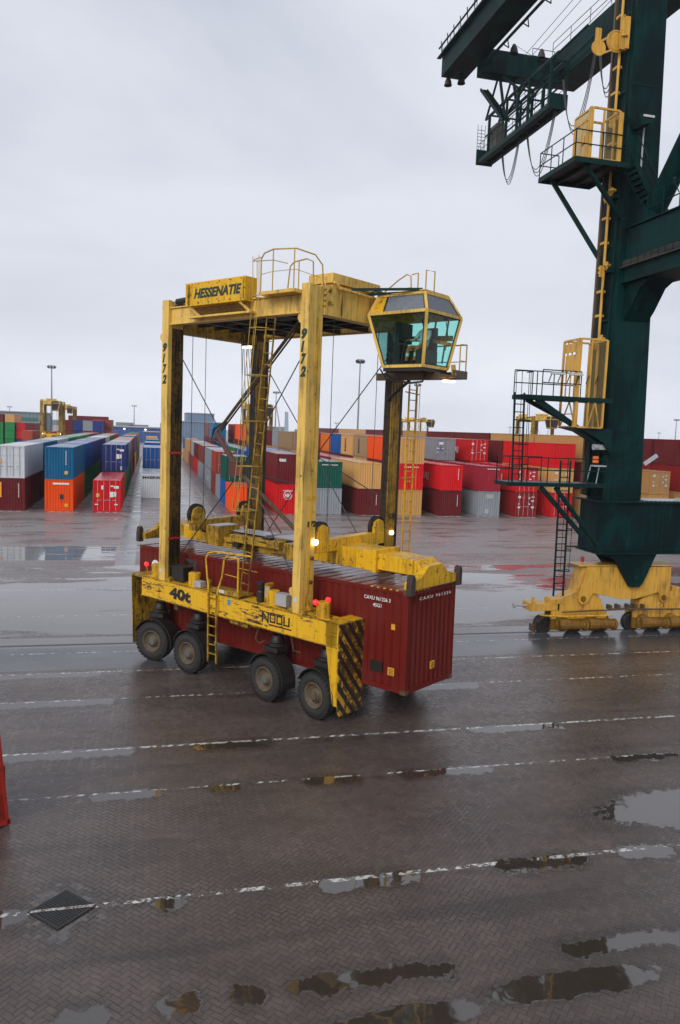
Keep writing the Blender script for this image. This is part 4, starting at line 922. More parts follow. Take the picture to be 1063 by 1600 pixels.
    m = MB(); m.cyl((7.24,-.85,2.95),(7.24,-.85,3.3),.075,12); m.cyl((4.4,-.55,2.96),(4.4,-.55,3.15),.05,8); m.box((2.55,-.9,2.96),(3.0,-.45,3.02)); m.box((7.5,-.7,2.96),(10.0,-.5,3.0)); m.each('deck_fitting', YELD, **fl)
    m = MB(); m.box((5.62,-1.03,3.02),(7.1,-.45,3.08)); m.box((5.62,-1.05,3.0),(6.95,-1.02,3.14)); m.box((5.68,-1.04,2.95),(5.76,-.98,3.0)); m.build('boarding_platform', YELD, **fl)
    m = MB(); m.box((6.30,-1.058,3.03),(6.62,-1.051,3.13)); m.build('notice_plate', WHT, **fl)
    m = MB(); m.box((6.02,B0-.006,2.70),(6.14,B0-.001,2.88)); m.build('blue_sticker', plain('blue_sticker', (.02,.25,.50), .5), **fl)
    for a, c in ((9.56, 3.3), (3.25, 3.35)):
        m = MB(); m.lathe((a, B0-.002, c), (0,-1,0), [(.08,0),(.08,.004),(0,.004)], 16); m.build('inspection_disc', WHT, **fl)
    m = MB()
    m.tube([(7.06,-1.08,2.3),(7.02,-1.08,3.05),(7.2,-1.0,3.5),(7.3,-.98,4.0),(7.2,-.95,4.2),(6.9,-.92,4.27),(6.0,-.9,4.3),(5.3,-.86,4.32)], .03, 7)
    m.tube([(6.58,-1.08,2.3),(6.60,-1.08,3.0),(6.48,-1.0,3.55),(6.46,-.95,4.05),(6.36,-.95,4.18),(5.82,-.95,4.2),(5.76,-.98,4.1),(5.76,-.98,3.0)], .03, 7)
    m.tube([(6.42,-.95,3.62),(5.76,-.95,3.60)], .012, 5); m.tube([(6.2,-.55,3.08),(6.2,-.55,4.1)], .018, 6); m.tube([(6.2,-.55,3.8),(5.3,-.6,3.8)], .012, 5)
    m.build('boarding_rail', YEL, **fl)
    ladder('boarding_ladder', YELD, car, (6.76,-1.10,.70), (6.80,-1.10,2.95), (1,0,0), .40, .30, .024, flip=True)
    # under-beam pipework
    m = MB(); m.cyl((6.1,-.9,2.16),(5.3,-.9,2.14),.075,10); m.cyl((6.6,-.8,2.18),(4.9,-.8,2.15),.04,8); m.build('air_tank', YELD, **fl)
    m = MB(); m.box((8.9,-.8,1.98),(9.1,-.6,2.26)); m.tube([(5.0,-.8,2.1),(4.95,-.95,1.85),(4.85,-.9,1.7),(4.7,-.8,1.8)], .02, 6); m.tube([(3.6,-.8,2.2),(3.4,-.9,1.8),(3.2,-.8,1.75)], .02, 6); m.each('under_beam_pipe', BRN, **fl)
    # far-side ladder below the cab
    ladder('ladder', YEL, car, (3.02,4.05,3.0), (3.02,4.05,9.85), (0,1,0), .42, .33, .022, flip=True)
    m = MB()
    m.tube([(3.0,3.95,2.96),(2.6,3.95,2.98),(2.6,3.95,3.85),(2.9,3.95,4.0),(3.0,3.6,4.05)], .02, 6); m.tube([(1.6,3.5,2.96),(1.6,3.5,3.8),(1.7,3.5,3.9),(3.0,3.7,3.98)], .02, 6); m.tube([(1.6,4.1,2.96),(1.6,4.1,3.85),(1.75,4.1,3.95),(3.0,4.1,4.0)], .02, 6); m.tube([(1.6,3.5,3.5),(1.6,4.1,3.5)], .014, 5)
    m.tube([(3.0,3.6,9.6),(3.0,4.4,9.55)], .02, 6); m.tube([(3.0,3.6,6.8),(3.0,4.4,6.8)], .015, 5); m.tube([(2.95,4.35,9.9),(2.95,4.35,6.0)], .010, 5)
    m.box((1.5,3.6,2.9),(3.1,4.2,2.95)); m.build('far_side_rail', RAIL, **fl)
    # red stripes on the oily leg
    m = MB()
    for z in (7.25, 4.35): m.prism([(-.95,z),(-.70,z+.03),(-.42,z+.0),(-.44,z+.07),(-.7,z+.10),(-.95,z+.08)], lambda u, v, d: (d, u, v), 9.30, 9.285)
    m.each('red_tape', RED, **fl)
    m = MB(); m.lathe((3.06,-.6,4.55), (-1,0,0), [(.06,-.03),(.06,.03),(0,.04)], 12); m.lathe((3.06,-.62,3.85), (-1,0,0), [(.06,-.03),(.06,.03),(0,.04)], 12); m.each('sensor', BRN, **fl)
    return car
car = make_carrier()
car.location = NO; car.rotation_euler = (0, 0, RZC)
tag(car, 'yellow straddle carrier with tall frame and glass cab carrying a long maroon container', 'straddle carrier')
# the container it carries
hc = container(0, 0, 0, (.135,.010,.006), LL, H2, label='maroon container hanging inside the yellow straddle carrier', group=None, lod=0, jit=False)
if 'group' in hc.keys(): del hc['group']
xa = (DWv + Z*-.0092).normalized(); ya = (DLv + Z*-.0169).normalized(); za = xa.cross(ya).normalized(); ya = za.cross(xa)
p0 = W(0, 0, 1.06)
hc.matrix_world = Matrix(((xa.x, ya.x, za.x, p0.x), (xa.y, ya.y, za.y, p0.y), (xa.z, ya.z, za.z, p0.z), (0,0,0,1)))
def on_side(body, y0, z, wd, ht, nm='marking', mat=LETW, **k): return text(body, mat, hc, (-.0145, y0, z), (0,-1,0), (0,0,1), wd, ht, nm, **k)
on_side('CAXU 961226 3', 1.52, 2.52, .93, .105, 'container_number', off=.012)
on_side('45G1', 1.20, 2.33, .30, .105, 'container_number', off=.012)
on_side('OA', 11.45, 1.98, .88, .46, 'lettering', off=.05)
text('CAXU 961226', LETW, hc, (.55, .0, 2.60), (1,0,0), (0,0,1), 1.62, .085, 'container_number', off=.008, spacing=1.4)
m = MB(); m.box((-.02,1.22,.50),(-.005,.80,.80)); m.build('black_patch', LETB, hc)
m = MB(); m.box((-.02,.38,.48),(-.005,.60,.70)); m.box((-.02,.40,1.78),(-.005,.53,1.94)); m.box((1.22,-.02,.52),(1.42,.015,.74)); m.each('yellow_label', plain('yellow_label', (.70,.32,.02), .5), hc)
m = MB()
for k in range(4): m.box((-.022,.41,.51+k*.045),(-.019,.57,.53+k*.045))
for k in range(3): m.box((1.25,-.0225,.55+k*.06),(1.39,-.0195,.575+k*.06))
m.build('label_print', LETB, hc)
m = MB()
for k in range(5): m.box((-.012,.35+.22*k,H2-.02),(.05,.42+.22*k,H2+.01)); m.box((.25+.17*k,-.012,H2-.02),(.31+.17*k,.05,H2+.01))
m.each('yellow_edge_mark', plain('yellow_mark', (.62,.34,.02), .5), hc)
m = MB()
for x in (-.004, CW-.176):
    for y in (-.004, LL-.176):
        for z in (-.004, H2-.116): m.box((x,y,z),(x+.18,y+.18,z+.12))
m.build('corner_casting', BRN, hc, bevel=.01)
# ------------------------------------------------------------------ the driver
def driver():
    me = bpy.data.meshes.new('person'); 
    J = {}; E = []
    def j(n, a, b, z, r, r2=None, par=None):
        J[n] = (len(J), (-a, b, z), (r, r2 or r)); 
        if par: E.append((J[par][0], J[n][0]))
    A0, Bq, Zs = 1.56, 2.38, 10.80
    j('pelvis',A0,Bq,Zs,.15,.12); j('waist',A0,Bq+.03,Zs+.20,.14,.11,'pelvis'); j('chest',A0,Bq+.05,Zs+.42,.17,.12,'waist'); j('neck0',A0,Bq+.05,Zs+.56,.075,.07,'chest'); j('neck',A0,Bq+.04,Zs+.63,.055,.055,'neck0'); j('head0',A0,Bq+.02,Zs+.71,.085,.095,'neck'); j('head1',A0,Bq+.02,Zs+.80,.088,.10,'head0'); j('crown',A0,Bq+.03,Zs+.87,.06,.07,'head1')
    for s, t in ((-1,'l'),(1,'r')):
        j('sh'+t,A0+s*.17,Bq+.05,Zs+.50,.065,None,'chest'); j('el'+t,A0+s*.24+.04,Bq-.08,Zs+.24,.05,None,'sh'+t); j('wr'+t,A0+s*.14+.14,Bq-.28,Zs+.22,.034,None,'el'+t); j('pa'+t,A0+s*.13+.16,Bq-.36,Zs+.23,.036,.02,'wr'+t)
        for f in range(4): j('f%d'%f+t,A0+s*.13+.13+.02*f,Bq-.42-.008*(f % 2),Zs+.22-.006*f,.010,None,'pa'+t); j('g%d'%f+t,A0+s*.13+.13+.02*f,Bq-.435,Zs+.19-.004*f,.009,None,'f%d'%f+t)
        j('th'+t,A0+s*.13+.16-s*.05,Bq-.36,Zs+.26,.011,None,'pa'+t)
        j('hp'+t,A0+s*.09,Bq-.06,Zs-.02,.10,None,'pelvis'); j('kn'+t,A0+s*.15+.06,Bq-.46,Zs+.0,.075,None,'hp'+t); j('an'+t,A0+s*.14+.10,Bq-.52,Zs-.42,.05,None,'kn'+t); j('to'+t,A0+s*.14+.10,Bq-.70,Zs-.47,.04,None,'an'+t)
    me.from_pydata([v[1] for v in J.values()], E, [])
    o = bpy.data.objects.new('person', me); COL.objects.link(o)
    sk = o.modifiers.new('skin', 'SKIN'); ly = me.skin_vertices[0].data if me.skin_vertices else None
    if ly is None:
        bm = bmesh.new(); bm.from_mesh(me); bm.verts.layers.skin.verify(); bm.to_mesh(me); bm.free(); ly = me.skin_vertices[0].data
    for i, v in enumerate(J.values()): ly[i].radius = v[2]; ly[i].use_root = (i == 0)
    ss = o.modifiers.new('sub', 'SUBSURF'); ss.levels = 1; ss.render_levels = 1
    dg = bpy.context.evaluated_depsgraph_get(); dg.update(); m2 = bpy.data.meshes.new_from_object(o.evaluated_get(dg))
    o.modifiers.clear(); o.data = m2
    for mt in (plain('driver_skin', (.30,.16,.10), .6), plain('white_shirt', (.62,.64,.62), .8), plain('orange_trousers', (.55,.13,.04), .8), plain('reflective_band', (.7,.7,.68), .4), plain('dark_shoes', (.02,.02,.02), .6)): m2.materials.append(mt)
    for p in m2.polygons:
        c = p.center; z = c.z-Zs; dy = c.y-Bq; p.use_smooth = True
        if z > .60: p.material_index = 0
        elif dy < -.34 and z > .12: p.material_index = 0
        elif z > .10: p.material_index = 1
        elif z < -.40: p.material_index = 4
        elif -.27 < z < -.17 and dy < -.35: p.material_index = 3
        else: p.material_index = 2
    o.location = NO; o.rotation_euler = (0,0,RZC)
    tag(o, 'driver in white shirt and orange trousers sitting in the teal glass cab', 'person')
    h = MB()
    h.lathe((-A0, Bq+.045, Zs+.80), (0,0,1), [(.112,-.06),(.118,0),(.108,.06),(.08,.105),(.03,.125),(0,.127)], 18)
    h.build('hair', plain('dark_hair', (.02,.015,.012), .7), o, smooth=True)
    f = MB(); f.lathe((-A0, Bq-.09, Zs+.755), (0,-1,0), [(.018,0),(.012,.02),(0,.028)], 8)
    for s in (-1, 1): f.lathe((-A0+s*.032, Bq-.082, Zs+.79), (0,-1,0), [(.012,0),(0,.008)], 8)
    f.box((-A0-.025,Bq-.092,Zs+.70),(-A0+.025,Bq-.08,Zs+.712)); f.build('face', plain('face_features', (.10,.05,.04), .6), o)
driver()
# ------------------------------------------------------------------ dark green ship-to-shore gantry crane
OX, OY = 18.3, 28.6
cr = empty('gantry_crane', (OX, OY, 0), 0, 'dark green ship gantry crane with one leg standing on yellow rail bogies', 'gantry crane')
OR = dict(parent=cr, org=(OX, OY, 0))
m = MB(); m.box((18.32,28.6,3.56),(42,30.12,5.70)); sill = m.build('sill_beam', GRN, bevel=.02, **OR)
m = MB(); m.box((18.12,28.45,5.705),(42,30.25,5.78)); m.box((18.28,28.52,3.50),(42,30.2,3.555)); m.build('sill_flange', GRN2, bevel=.004, parent=sill, org=(OX,OY,0))
m = MB()
for x in [18.5+.22*i for i in range(36)]: m.cyl((x,28.50,5.78),(x,28.50,5.81),.03,6)
m.each('flange_bolt', GRN2, parent=sill, org=(OX,OY,0))
m = MB()
for x in (22.1, 23.3): m.box((x,28.8,5.79),(x+.5,28.9,5.83)); m.lathe((x+.1,28.85,5.82), (0,-1,0), [(.12,0),(.12,.06),(0,.06)], 12)
m.box((20.6,28.7,5.785),(24,29.9,5.80)); m.build('walkway_plate', STEEL, parent=sill, org=(OX,OY,0))
# tapered column
def quadcol(z0, z1, xa0, xb0, xa1, xb1, y0, y1):
    mm = MB(); mm.add([(xa0,y0,z0),(xb0,y0,z0),(xb0,y1,z0),(xa0,y1,z0),(xa1,y0,z1),(xb1,y0,z1),(xb1,y1,z1),(xa1,y1,z1)], [(0,3,2,1),(4,5,6,7),(0,1,5,4),(1,2,6,5),(2,3,7,6),(3,0,4,7)]); return mm
col = quadcol(5.79, 36.5, 18.42, 20.27, 18.28, 19.35, 28.62, 29.84).build('column', GRN, bevel=.02, **OR)
m = MB()
m.box((18.30,28.9,6.0),(18.42,28.98,37)); m.box((18.24,29.55,5.9),(18.40,29.82,37)); 
for z in range(7, 37, 3): m.box((18.30,29.0,z+.2),(18.42,29.5,z+.32))
m.each('column_stiffener', GRN2, parent=col, org=(OX,OY,0))
m = MB(); m.box((18.02,29.62,5.95),(18.12,29.74,37)); m.build('guide_pipe', BRN, **OR)
m = MB(); m.cyl((18.02,29.12,8.8),(18.02,29.12,37),.055,10)
ep = m.build('lift_mast', BOG, **OR)
m = MB(); z = 12.4; i = 0
while z < 37:
    m.box((18.0,29.2,z),(18.22,29.52,z+.10)); 
    if i % 3 == 0: m.box((17.95,28.95,z-.12),(18.1,29.0,z+.22)); m.lathe((17.98,28.85,z+.05), (0,0,1), [(.16,-.03),(.16,.03),(.09,.03)], 12); m.box((17.9,29.2,z-.35),(18.06,29.28,z+.1)); m.box((18.0,29.2,z-.18),(18.22,29.52,z-.08))
    z += .98; i += 1
m.each('mast_bracket', BOG, parent=ep, org=(OX,OY,0))
m = MB()
for z in [9.3+2.94*k for k in range(10)]: m.box((18.05,28.85,z-.05),(18.36,29.6,z+.07))
m.each('mast_clamp', GRN2, parent=ep, org=(OX,OY,0))
# cable pulley on the mast
m = MB(); m.lathe((17.75,29.0,24.05), (0,1,0), [(0,-.03),(.42,-.03),(.42,.03),(.36,.05),(.36,-.05)], 24); m.box((17.80,28.80,23.7),(18.05,28.86,24.9)); m.box((18.0,28.78,23.75),(18.2,29.1,24.95))
m.box((16.9,29.1,23.9),(17.15,29.16,24.5)); m.lathe((17.0,29.0,23.7), (0,1,0), [(0,-.03),(.30,-.03),(.30,.03),(.25,.05)], 20); m.bar((17.05,29.0,23.95),(17.75,29.0,24.35),.05,.07); m.bar((17.0,29.0,23.45),(17.8,29.0,23.8),.05,.07)
m.build('cable_pulley', BOG, **OR)
m = MB()
for z in (11.3, 17.2, 22.4, 27.6): m.box((18.36,28.605,z),(20.2-.05*(z-6),28.618,z+.04))
for x in (21.4, 24.0): m.box((x,28.588,3.6),(x+.04,28.598,5.68))
m.each('weld_seam', GRN2, **OR)
# portal girder running to the waterside leg
m = MB(); m.box((18.6,6.0,14.72),(20.1,28.58,16.80)); m.box((18.50,6.0,16.805),(20.2,28.58,16.86)); m.box((18.52,6.0,14.66),(20.18,28.58,14.715)); pg = m.build('portal_girder', GRN, bevel=.01, **OR)
m = MB(); m.prism([(28.60,14.72),(28.60,13.2),(28.2,13.6),(27.6,14.4),(27.0,14.66)], lambda u, v, d: (d, u, v), 18.75, 19.9); m.prism([(28.6,16.86),(28.6,18.4),(27.8,17.5),(27.3,16.86)], lambda u, v, d: (d, u, v), 18.7, 19.9); m.each('gusset', GRN, parent=pg, org=(OX,OY,0))
m = MB()
for k in range(5): m.tube([(18.48,28.5-y*1.0,15.32+.05*k+.03*sin(y*1.7+k)) for y in range(0, 21)], .028, 5)
m.box((18.42,8,15.26),(18.58,29.3,15.30)); m.build('cable_tray', plain('weathered_cables', (.05,.045,.04), .7), parent=pg, org=(OX,OY,0))
m = MB()
for y in [27.9-.42*i for i in range(30)]: m.box((18.44,y,15.30),(18.46,y+.02,15.62))
m.box((18.44,9,15.6),(18.46,28.3,15.62)); m.build('tray_rail', GRN2, parent=pg, org=(OX,OY,0))
quadcol(0.2, 36.5, 18.42, 20.27, 18.28, 19.35, 4.8, 6.0).build('column', GRN, bevel=.02, **OR)
m = MB(); m.cyl((19.35,28.05,17.3),(19.35,12.0,36.4),.42,20); m.build('diagonal_brace', GRN, **OR)
# bogies
def eq_beam():
    m = MB(); poly = [(18.1,2.92),(22.24,2.88),(22.27,1.5),(22.13,1.38),(21.95,1.30),(21.80,1.42),(21.7,1.77),(20.58,1.48),(19.8,1.48),(18.47,1.76),(18.24,1.38),(18.02,1.22),(17.82,1.40),(17.78,1.72),(18.0,2.3)]
    m.prism(poly, lambda u, v, d: (u, d, v), 28.86, 28.94); m.prism(poly, lambda u, v, d: (u, d, v), 29.68, 29.76)
    m.prism([(17.98,2.87),(22.26,2.84),(22.22,1.9),(21.6,1.86),(20.5,1.56),(19.9,1.56),(18.5,1.86),(17.9,2.0)], lambda u, v, d: (u, d, v), 28.95, 29.67)
    m.box((17.74,28.82,2.925),(22.32,29.8,2.97)); m.prism([(17.76,1.75),(17.98,2.9),(18.02,2.9),(17.84,1.75)], lambda u, v, d: (u, d, v), 28.96, 29.66)
    return m
bo = eq_beam().build('equalizer_beam', BOG, bevel=.012, **OR)
m = MB()
for x in (18.02, 21.97): m.lathe((x,28.86,1.52), (0,-1,0), [(.13,0),(.13,.03),(.08,.035),(.08,.07),(0,.07)], 20); m.box((x-.015,28.83,1.1),(x+.015,28.85,1.3))
m.each('pivot_pin', BOGD, parent=bo, org=(OX,OY,0))
m = MB(); m.prism([(18.72,3.52),(21.28,3.52),(21.15,3.25),(20.72,2.25),(20.55,2.05),(20.1,2.05),(19.95,2.25),(19.3,3.2)], lambda u, v, d: (u, d, v), 28.62, 28.80); m.prism([(18.9,3.52),(21.28,3.52),(20.72,2.25),(20.1,2.25)], lambda u, v, d: (u, d, v), 29.82, 29.95); m.box((18.9,28.8,3.35),(21.2,29.82,3.52))
m.build('support_bracket', GRN, bevel=.01, **OR)
m = MB(); m.lathe((20.33,28.62,2.42), (0,-1,0), [(.14,0),(.14,.05),(.07,.06),(0,.06)], 20); m.each('pivot_pin', GRN2, **OR)
def bogie(x0, first=False):
    b = MB(); poly = [(x0-1.05,.98),(x0-1.05,1.36),(x0-.75,1.58),(x0-.1,1.84),(x0+.55,1.78),(x0+1.0,1.50),(x0+1.2,1.0)]
    b.prism(poly, lambda u, v, d: (u, d, v), 28.98, 29.62); 
    if first: b.box((15.82,28.98,1.0),(17.0,29.62,1.30)); b.box((15.62,28.92,1.0),(15.84,29.68,1.34)); b.box((15.66,28.9,1.34),(15.78,28.98,1.62)); b.box((16.62,28.95,1.3),(17.25,29.65,1.50))
    b.box((x0-1.3,29.0,.62),(x0+1.35,29.1,.985)); b.box((x0-1.3,29.52,.62),(x0+1.35,29.62,.985))
    o = b.build('bogie_frame', BOG, bevel=.012, **OR)
    for wx in (x0-1.52 if first else x0-1.2, x0-.05, x0+1.25):
        wv = MB(); wv.lathe((wx,29.31,.37), (0,-1,0), [(0,-.13),(.40,-.13),(.40,-.10),(.355,-.08),(.355,.10),(.40,.12),(.40,.15),(.30,.15),(.28,.11),(.10,.11),(.09,.17),(0,.17)], 32); wv.each('rail_wheel', BLK, parent=o, org=(OX,OY,0))
    d = MB()
    d.box((x0-1.3,28.95,.16),(x0+1.5,29.1,.62))  # added dark box standing in for the shadow behind the motors
    for wx in (x0-.85, x0+.55):
        d.lathe((wx,28.88,.46), (0,-1,0), [(.33,-.1),(.33,.05),(.20,.12),(.12,.2),(0,.2)], 18)
        d.cyl((wx+.2,28.72,.46),(wx+.95,28.72,.42),.20,14); d.cyl((wx+.95,28.72,.42),(wx+1.05,28.72,.41),.25,14); d.cyl((wx-.25,28.75,.45),(wx+.2,28.75,.45),.25,12)
        for k in range(5): d.cyl((wx+.3+.12*k,28.72,.45),(wx+.33+.12*k,28.72,.45),.225,12)
    d.build('drive_motor_and_shade_box', BOGD, parent=o, org=(OX,OY,0))
    if first: 
        g = MB(); g.tube([(15.9,28.72,.92),(16.3,28.66,.86),(17.2,28.66,.82),(19.35,28.66,.83)], .04, 6); g.build('guard_rail', YEL, parent=o, org=(OX,OY,0))
        g = MB(); g.box((15.90,29.12,.06),(16.02,29.5,.36)); g.bar((16.0,29.3,.3),(16.3,29.02,.75),.06,.1); g.build('rail_sweeper', BRN, parent=o, org=(OX,OY,0))
        g = MB(); g.cyl((15.62,29.3,1.17),(15.05,29.3,1.19),.045,10); g.lathe((15.05,29.3,1.19), (-1,0,0), [(.11,-.02),(.11,.05),(0,.05)], 14); g.build('buffer', STEEL, parent=o, org=(OX,OY,0))
bogie(17.95, True); bogie(21.9)
m = MB(); m.box((22.5,28.95,1.0),(24.0,29.65,1.55)); m.prism([(22.5,2.0),(24.6,1.6),(26,2.3),(26,1.0),(22.5,1.0)], lambda u, v, d: (u, d, v), 28.99, 29.6); m.build('equalizer_beam', BOG, bevel=.012, **OR)
bogie(25.0)
m = MB()
random.seed(5)
m.tube([(19.2,28.8,1.08),(20.0,28.8,1.1),(21.0,28.78,1.02),(24.5,28.78,1.0)], .025, 6); m.tube([(17.0,28.75,.98),(18.5,28.75,1.02),(20.6,28.78,1.06),(22.5,28.8,1.0)], .03, 6)
for x in (19.3,19.7,20.2,20.5,20.9): m.box((x,28.8,1.02),(x+.12,29.1,1.16+random.uniform(0,.1)))
m.build('linkage', BRN, **OR)
m = MB(); m.cyl((17.9,28.95,2.97),(17.9,28.95,3.12),.03,8); m.build('lamp_stalk', BOG, **OR)
m = MB(); m.cyl((17.9,28.95,3.12),(17.9,28.95,3.33),.075,12); m.build('red_beacon', RED, **OR)
# access platforms
def rail_run(m, pts, h=(.5, 1.0), r=.024, post=1.0, post_r=.022):
    for hh in h: m.tube([(x,y,z+hh) for x,y,z in pts], r, 6)
    for i in range(len(pts)-1):
        a, b = Vector(pts[i]), Vector(pts[i+1]); n = max(1, int(round((b-a).length/post)))
        for k in range(n+1):
            p = a+(b-a)*k/n; m.tube([p, p+Vector((0,0,h[-1]))], post_r, 5)
def platform(name, x0, x1, y0, y1, z, rails, t=.16, open_=True):
    m = MB(); m.box((x0,y0,z-t),(x1,y0+.06,z)); m.box((x0,y1-.06,z-t),(x1,y1,z)); m.box((x0,y0+.061,z-t),(x0+.06,y1-.061,z)); m.box((x1-.06,y0+.061,z-t),(x1,y1-.061,z)); 
    n = int((x1-x0)/.9)
    for i in range(1, n+1): m.box((x0+(x1-x0)*i/(n+1)-.04,y0+.061,z-t),(x0+(x1-x0)*i/(n+1)+.04,y1-.061,z-.03))
    o = m.build(name, GRN2, bevel=.004, **OR)
    g = MB(); g.box((x0+.061,y0+.061,z-.028),(x1-.061,y1-.061,z-.003)); g.build('grating', BLK, parent=o, org=(OX,OY,0))
    r = MB()
    for pts in rails: rail_run(r, pts)
    r.build('handrail', GRN2, parent=o, org=(OX,OY,0)); return o
pu = platform('platform', 15.72, 18.15, 28.0, 30.9, 19.15, [[(18.1,28.03,19.15),(15.75,28.03,19.15),(15.75,30.87,19.15),(16.6,30.87,19.15)]], .2)
p1 = platform('platform', 14.15, 18.2, 28.0, 28.9, 9.97, [[(14.2,28.85,9.97),(15.2,28.85,9.97)],[(15.0,28.03,9.97),(16.7,28.03,9.97)],[(15.0,28.85,9.97),(16.9,28.85,9.97)]], .18)
p2 = platform('platform', 13.75, 18.2, 28.0, 29.2, 6.50, [[(13.8,29.15,6.5),(15.8,29.15,6.5)],[(13.8,28.03,6.5),(13.8,29.15,6.5)],[(14.6,28.03,6.5),(18.15,28.03,6.5)]], .16)
m = MB(); m.bar((16.1,30.4,18.95),(18.3,29.7,15.6),.16,.16); m.bar((16.3,28.2,18.95),(18.35,28.75,17.3),.14,.14)
m.bar((14.9,28.2,9.8),(17.9,28.5,8.2),.15,.2); m.bar((14.75,28.8,9.8),(18.3,28.9,8.3),.12,.16)
m.bar((15.3,28.15,6.3),(17.6,28.55,4.25),.13,.16); m.bar((15.95,28.15,6.3),(18.3,28.58,3.9),.13,.14)
m.each('bracket_strut', GRN2, **OR)
ladder('cage_ladder', GRN2, cr, (14.32,28.35,6.5), (14.20,28.35,10.05), (1,0,0), .42, .30, .03, org=(OX,OY,0))
m = MB()
for z in (7.2, 8.0, 8.95, 9.9, 10.85):
    x = 14.25; m.tube([(x-.22,28.35,z),(x-.36,28.1,z),(x-.30,27.8,z),(x+.2,27.8,z),(x+.3,28.1,z),(x+.22,28.35,z)], .02, 5)
for dx in (-.34,-.2,.1,.28): m.tube([(14.28+dx,27.85 if abs(dx) < .25 else 28.05,7.2),(14.22+dx,27.85 if abs(dx) < .25 else 28.05,10.85)], .013, 5)
m.build('ladder_cage', GRN2, **OR)
ladder('cage_ladder', GRN2, cr, (16.58,28.45,1.75), (16.50,28.45,7.4), (1,0,0), .44, .28, .03, org=(OX,OY,0))
m = MB()
for z in (2.9, 3.75, 4.6): m.tube([(16.34,28.45,z),(16.18,28.2,z),(16.3,27.9,z),(16.7,27.9,z),(16.85,28.2,z),(16.78,28.45,z)], .02, 5)
for x in (16.18, 16.3, 16.7): m.tube([(x,27.95 if x > 16.2 else 28.2,2.9),(x,27.95 if x > 16.2 else 28.2,6.0)], .012, 5)
m.bar((16.8,28.5,3.85),(18.32,28.62,3.82),.05,.05); m.build('ladder_cage', GRN2, **OR)
# work lamps on the middle platform, beacons
m = MB()
for x in (15.25,16.05,16.9):
    m.tube([(x,28.0,10.5),(x+.1,27.95,10.85)], .02, 5); m.tube([(x+.4,28.0,10.5),(x+.5,27.95,10.85)], .02, 5)
m.build('lamp_bracket', GRN2, **OR)
m = MB()
for x in (15.3,16.1): m.box((x,27.8,10.80),(x+.55,28.0,10.88))
m.each('work_lamp', WHT, **OR)
m = MB(); m.cyl((17.9,28.5,7.35),(17.9,28.5,7.62),.12,12); m.each('orange_beacon', ORG, **OR)
m = MB(); m.cyl((17.75,28.5,8.0),(18.0,28.5,8.0),.13,12); m.box((17.95,28.35,7.9),(18.4,28.7,8.1)); m.build('horn', STEEL, **OR)
m = MB(); m.box((17.6,28.1,7.2),(18.2,28.4,7.26)); m.tube([(17.5,28.2,7.2),(17.35,28.2,6.5)],.02,5); m.tube([(17.9,28.2,7.2),(17.8,28.2,6.5)],.02,5); m.build('small_table', STEEL, **OR)
m = MB(); m.bar((20.2,28.5,7.35),(20.65,28.3,7.75),.12,.16); m.each('work_lamp', STEEL, **OR)
m = MB(); m.prism([(18.30,21.02),(19.1,21.02),(18.95,20.72),(18.5,20.6)], lambda u, v, d: (u, d, v), 27.9, 28.6); lh = m.build('lamp_canopy', GRN2, **OR)
m = MB(); m.box((18.5,27.86,20.90),(18.98,27.9,20.98)); m.build('lamp_glass', WHT, parent=lh, org=(OX,OY,0))
m = MB(); m.cyl((18.9,28.4,20.7),(18.9,28.4,19.2),.035,8); m.build('lamp_conduit', STEEL, **OR)
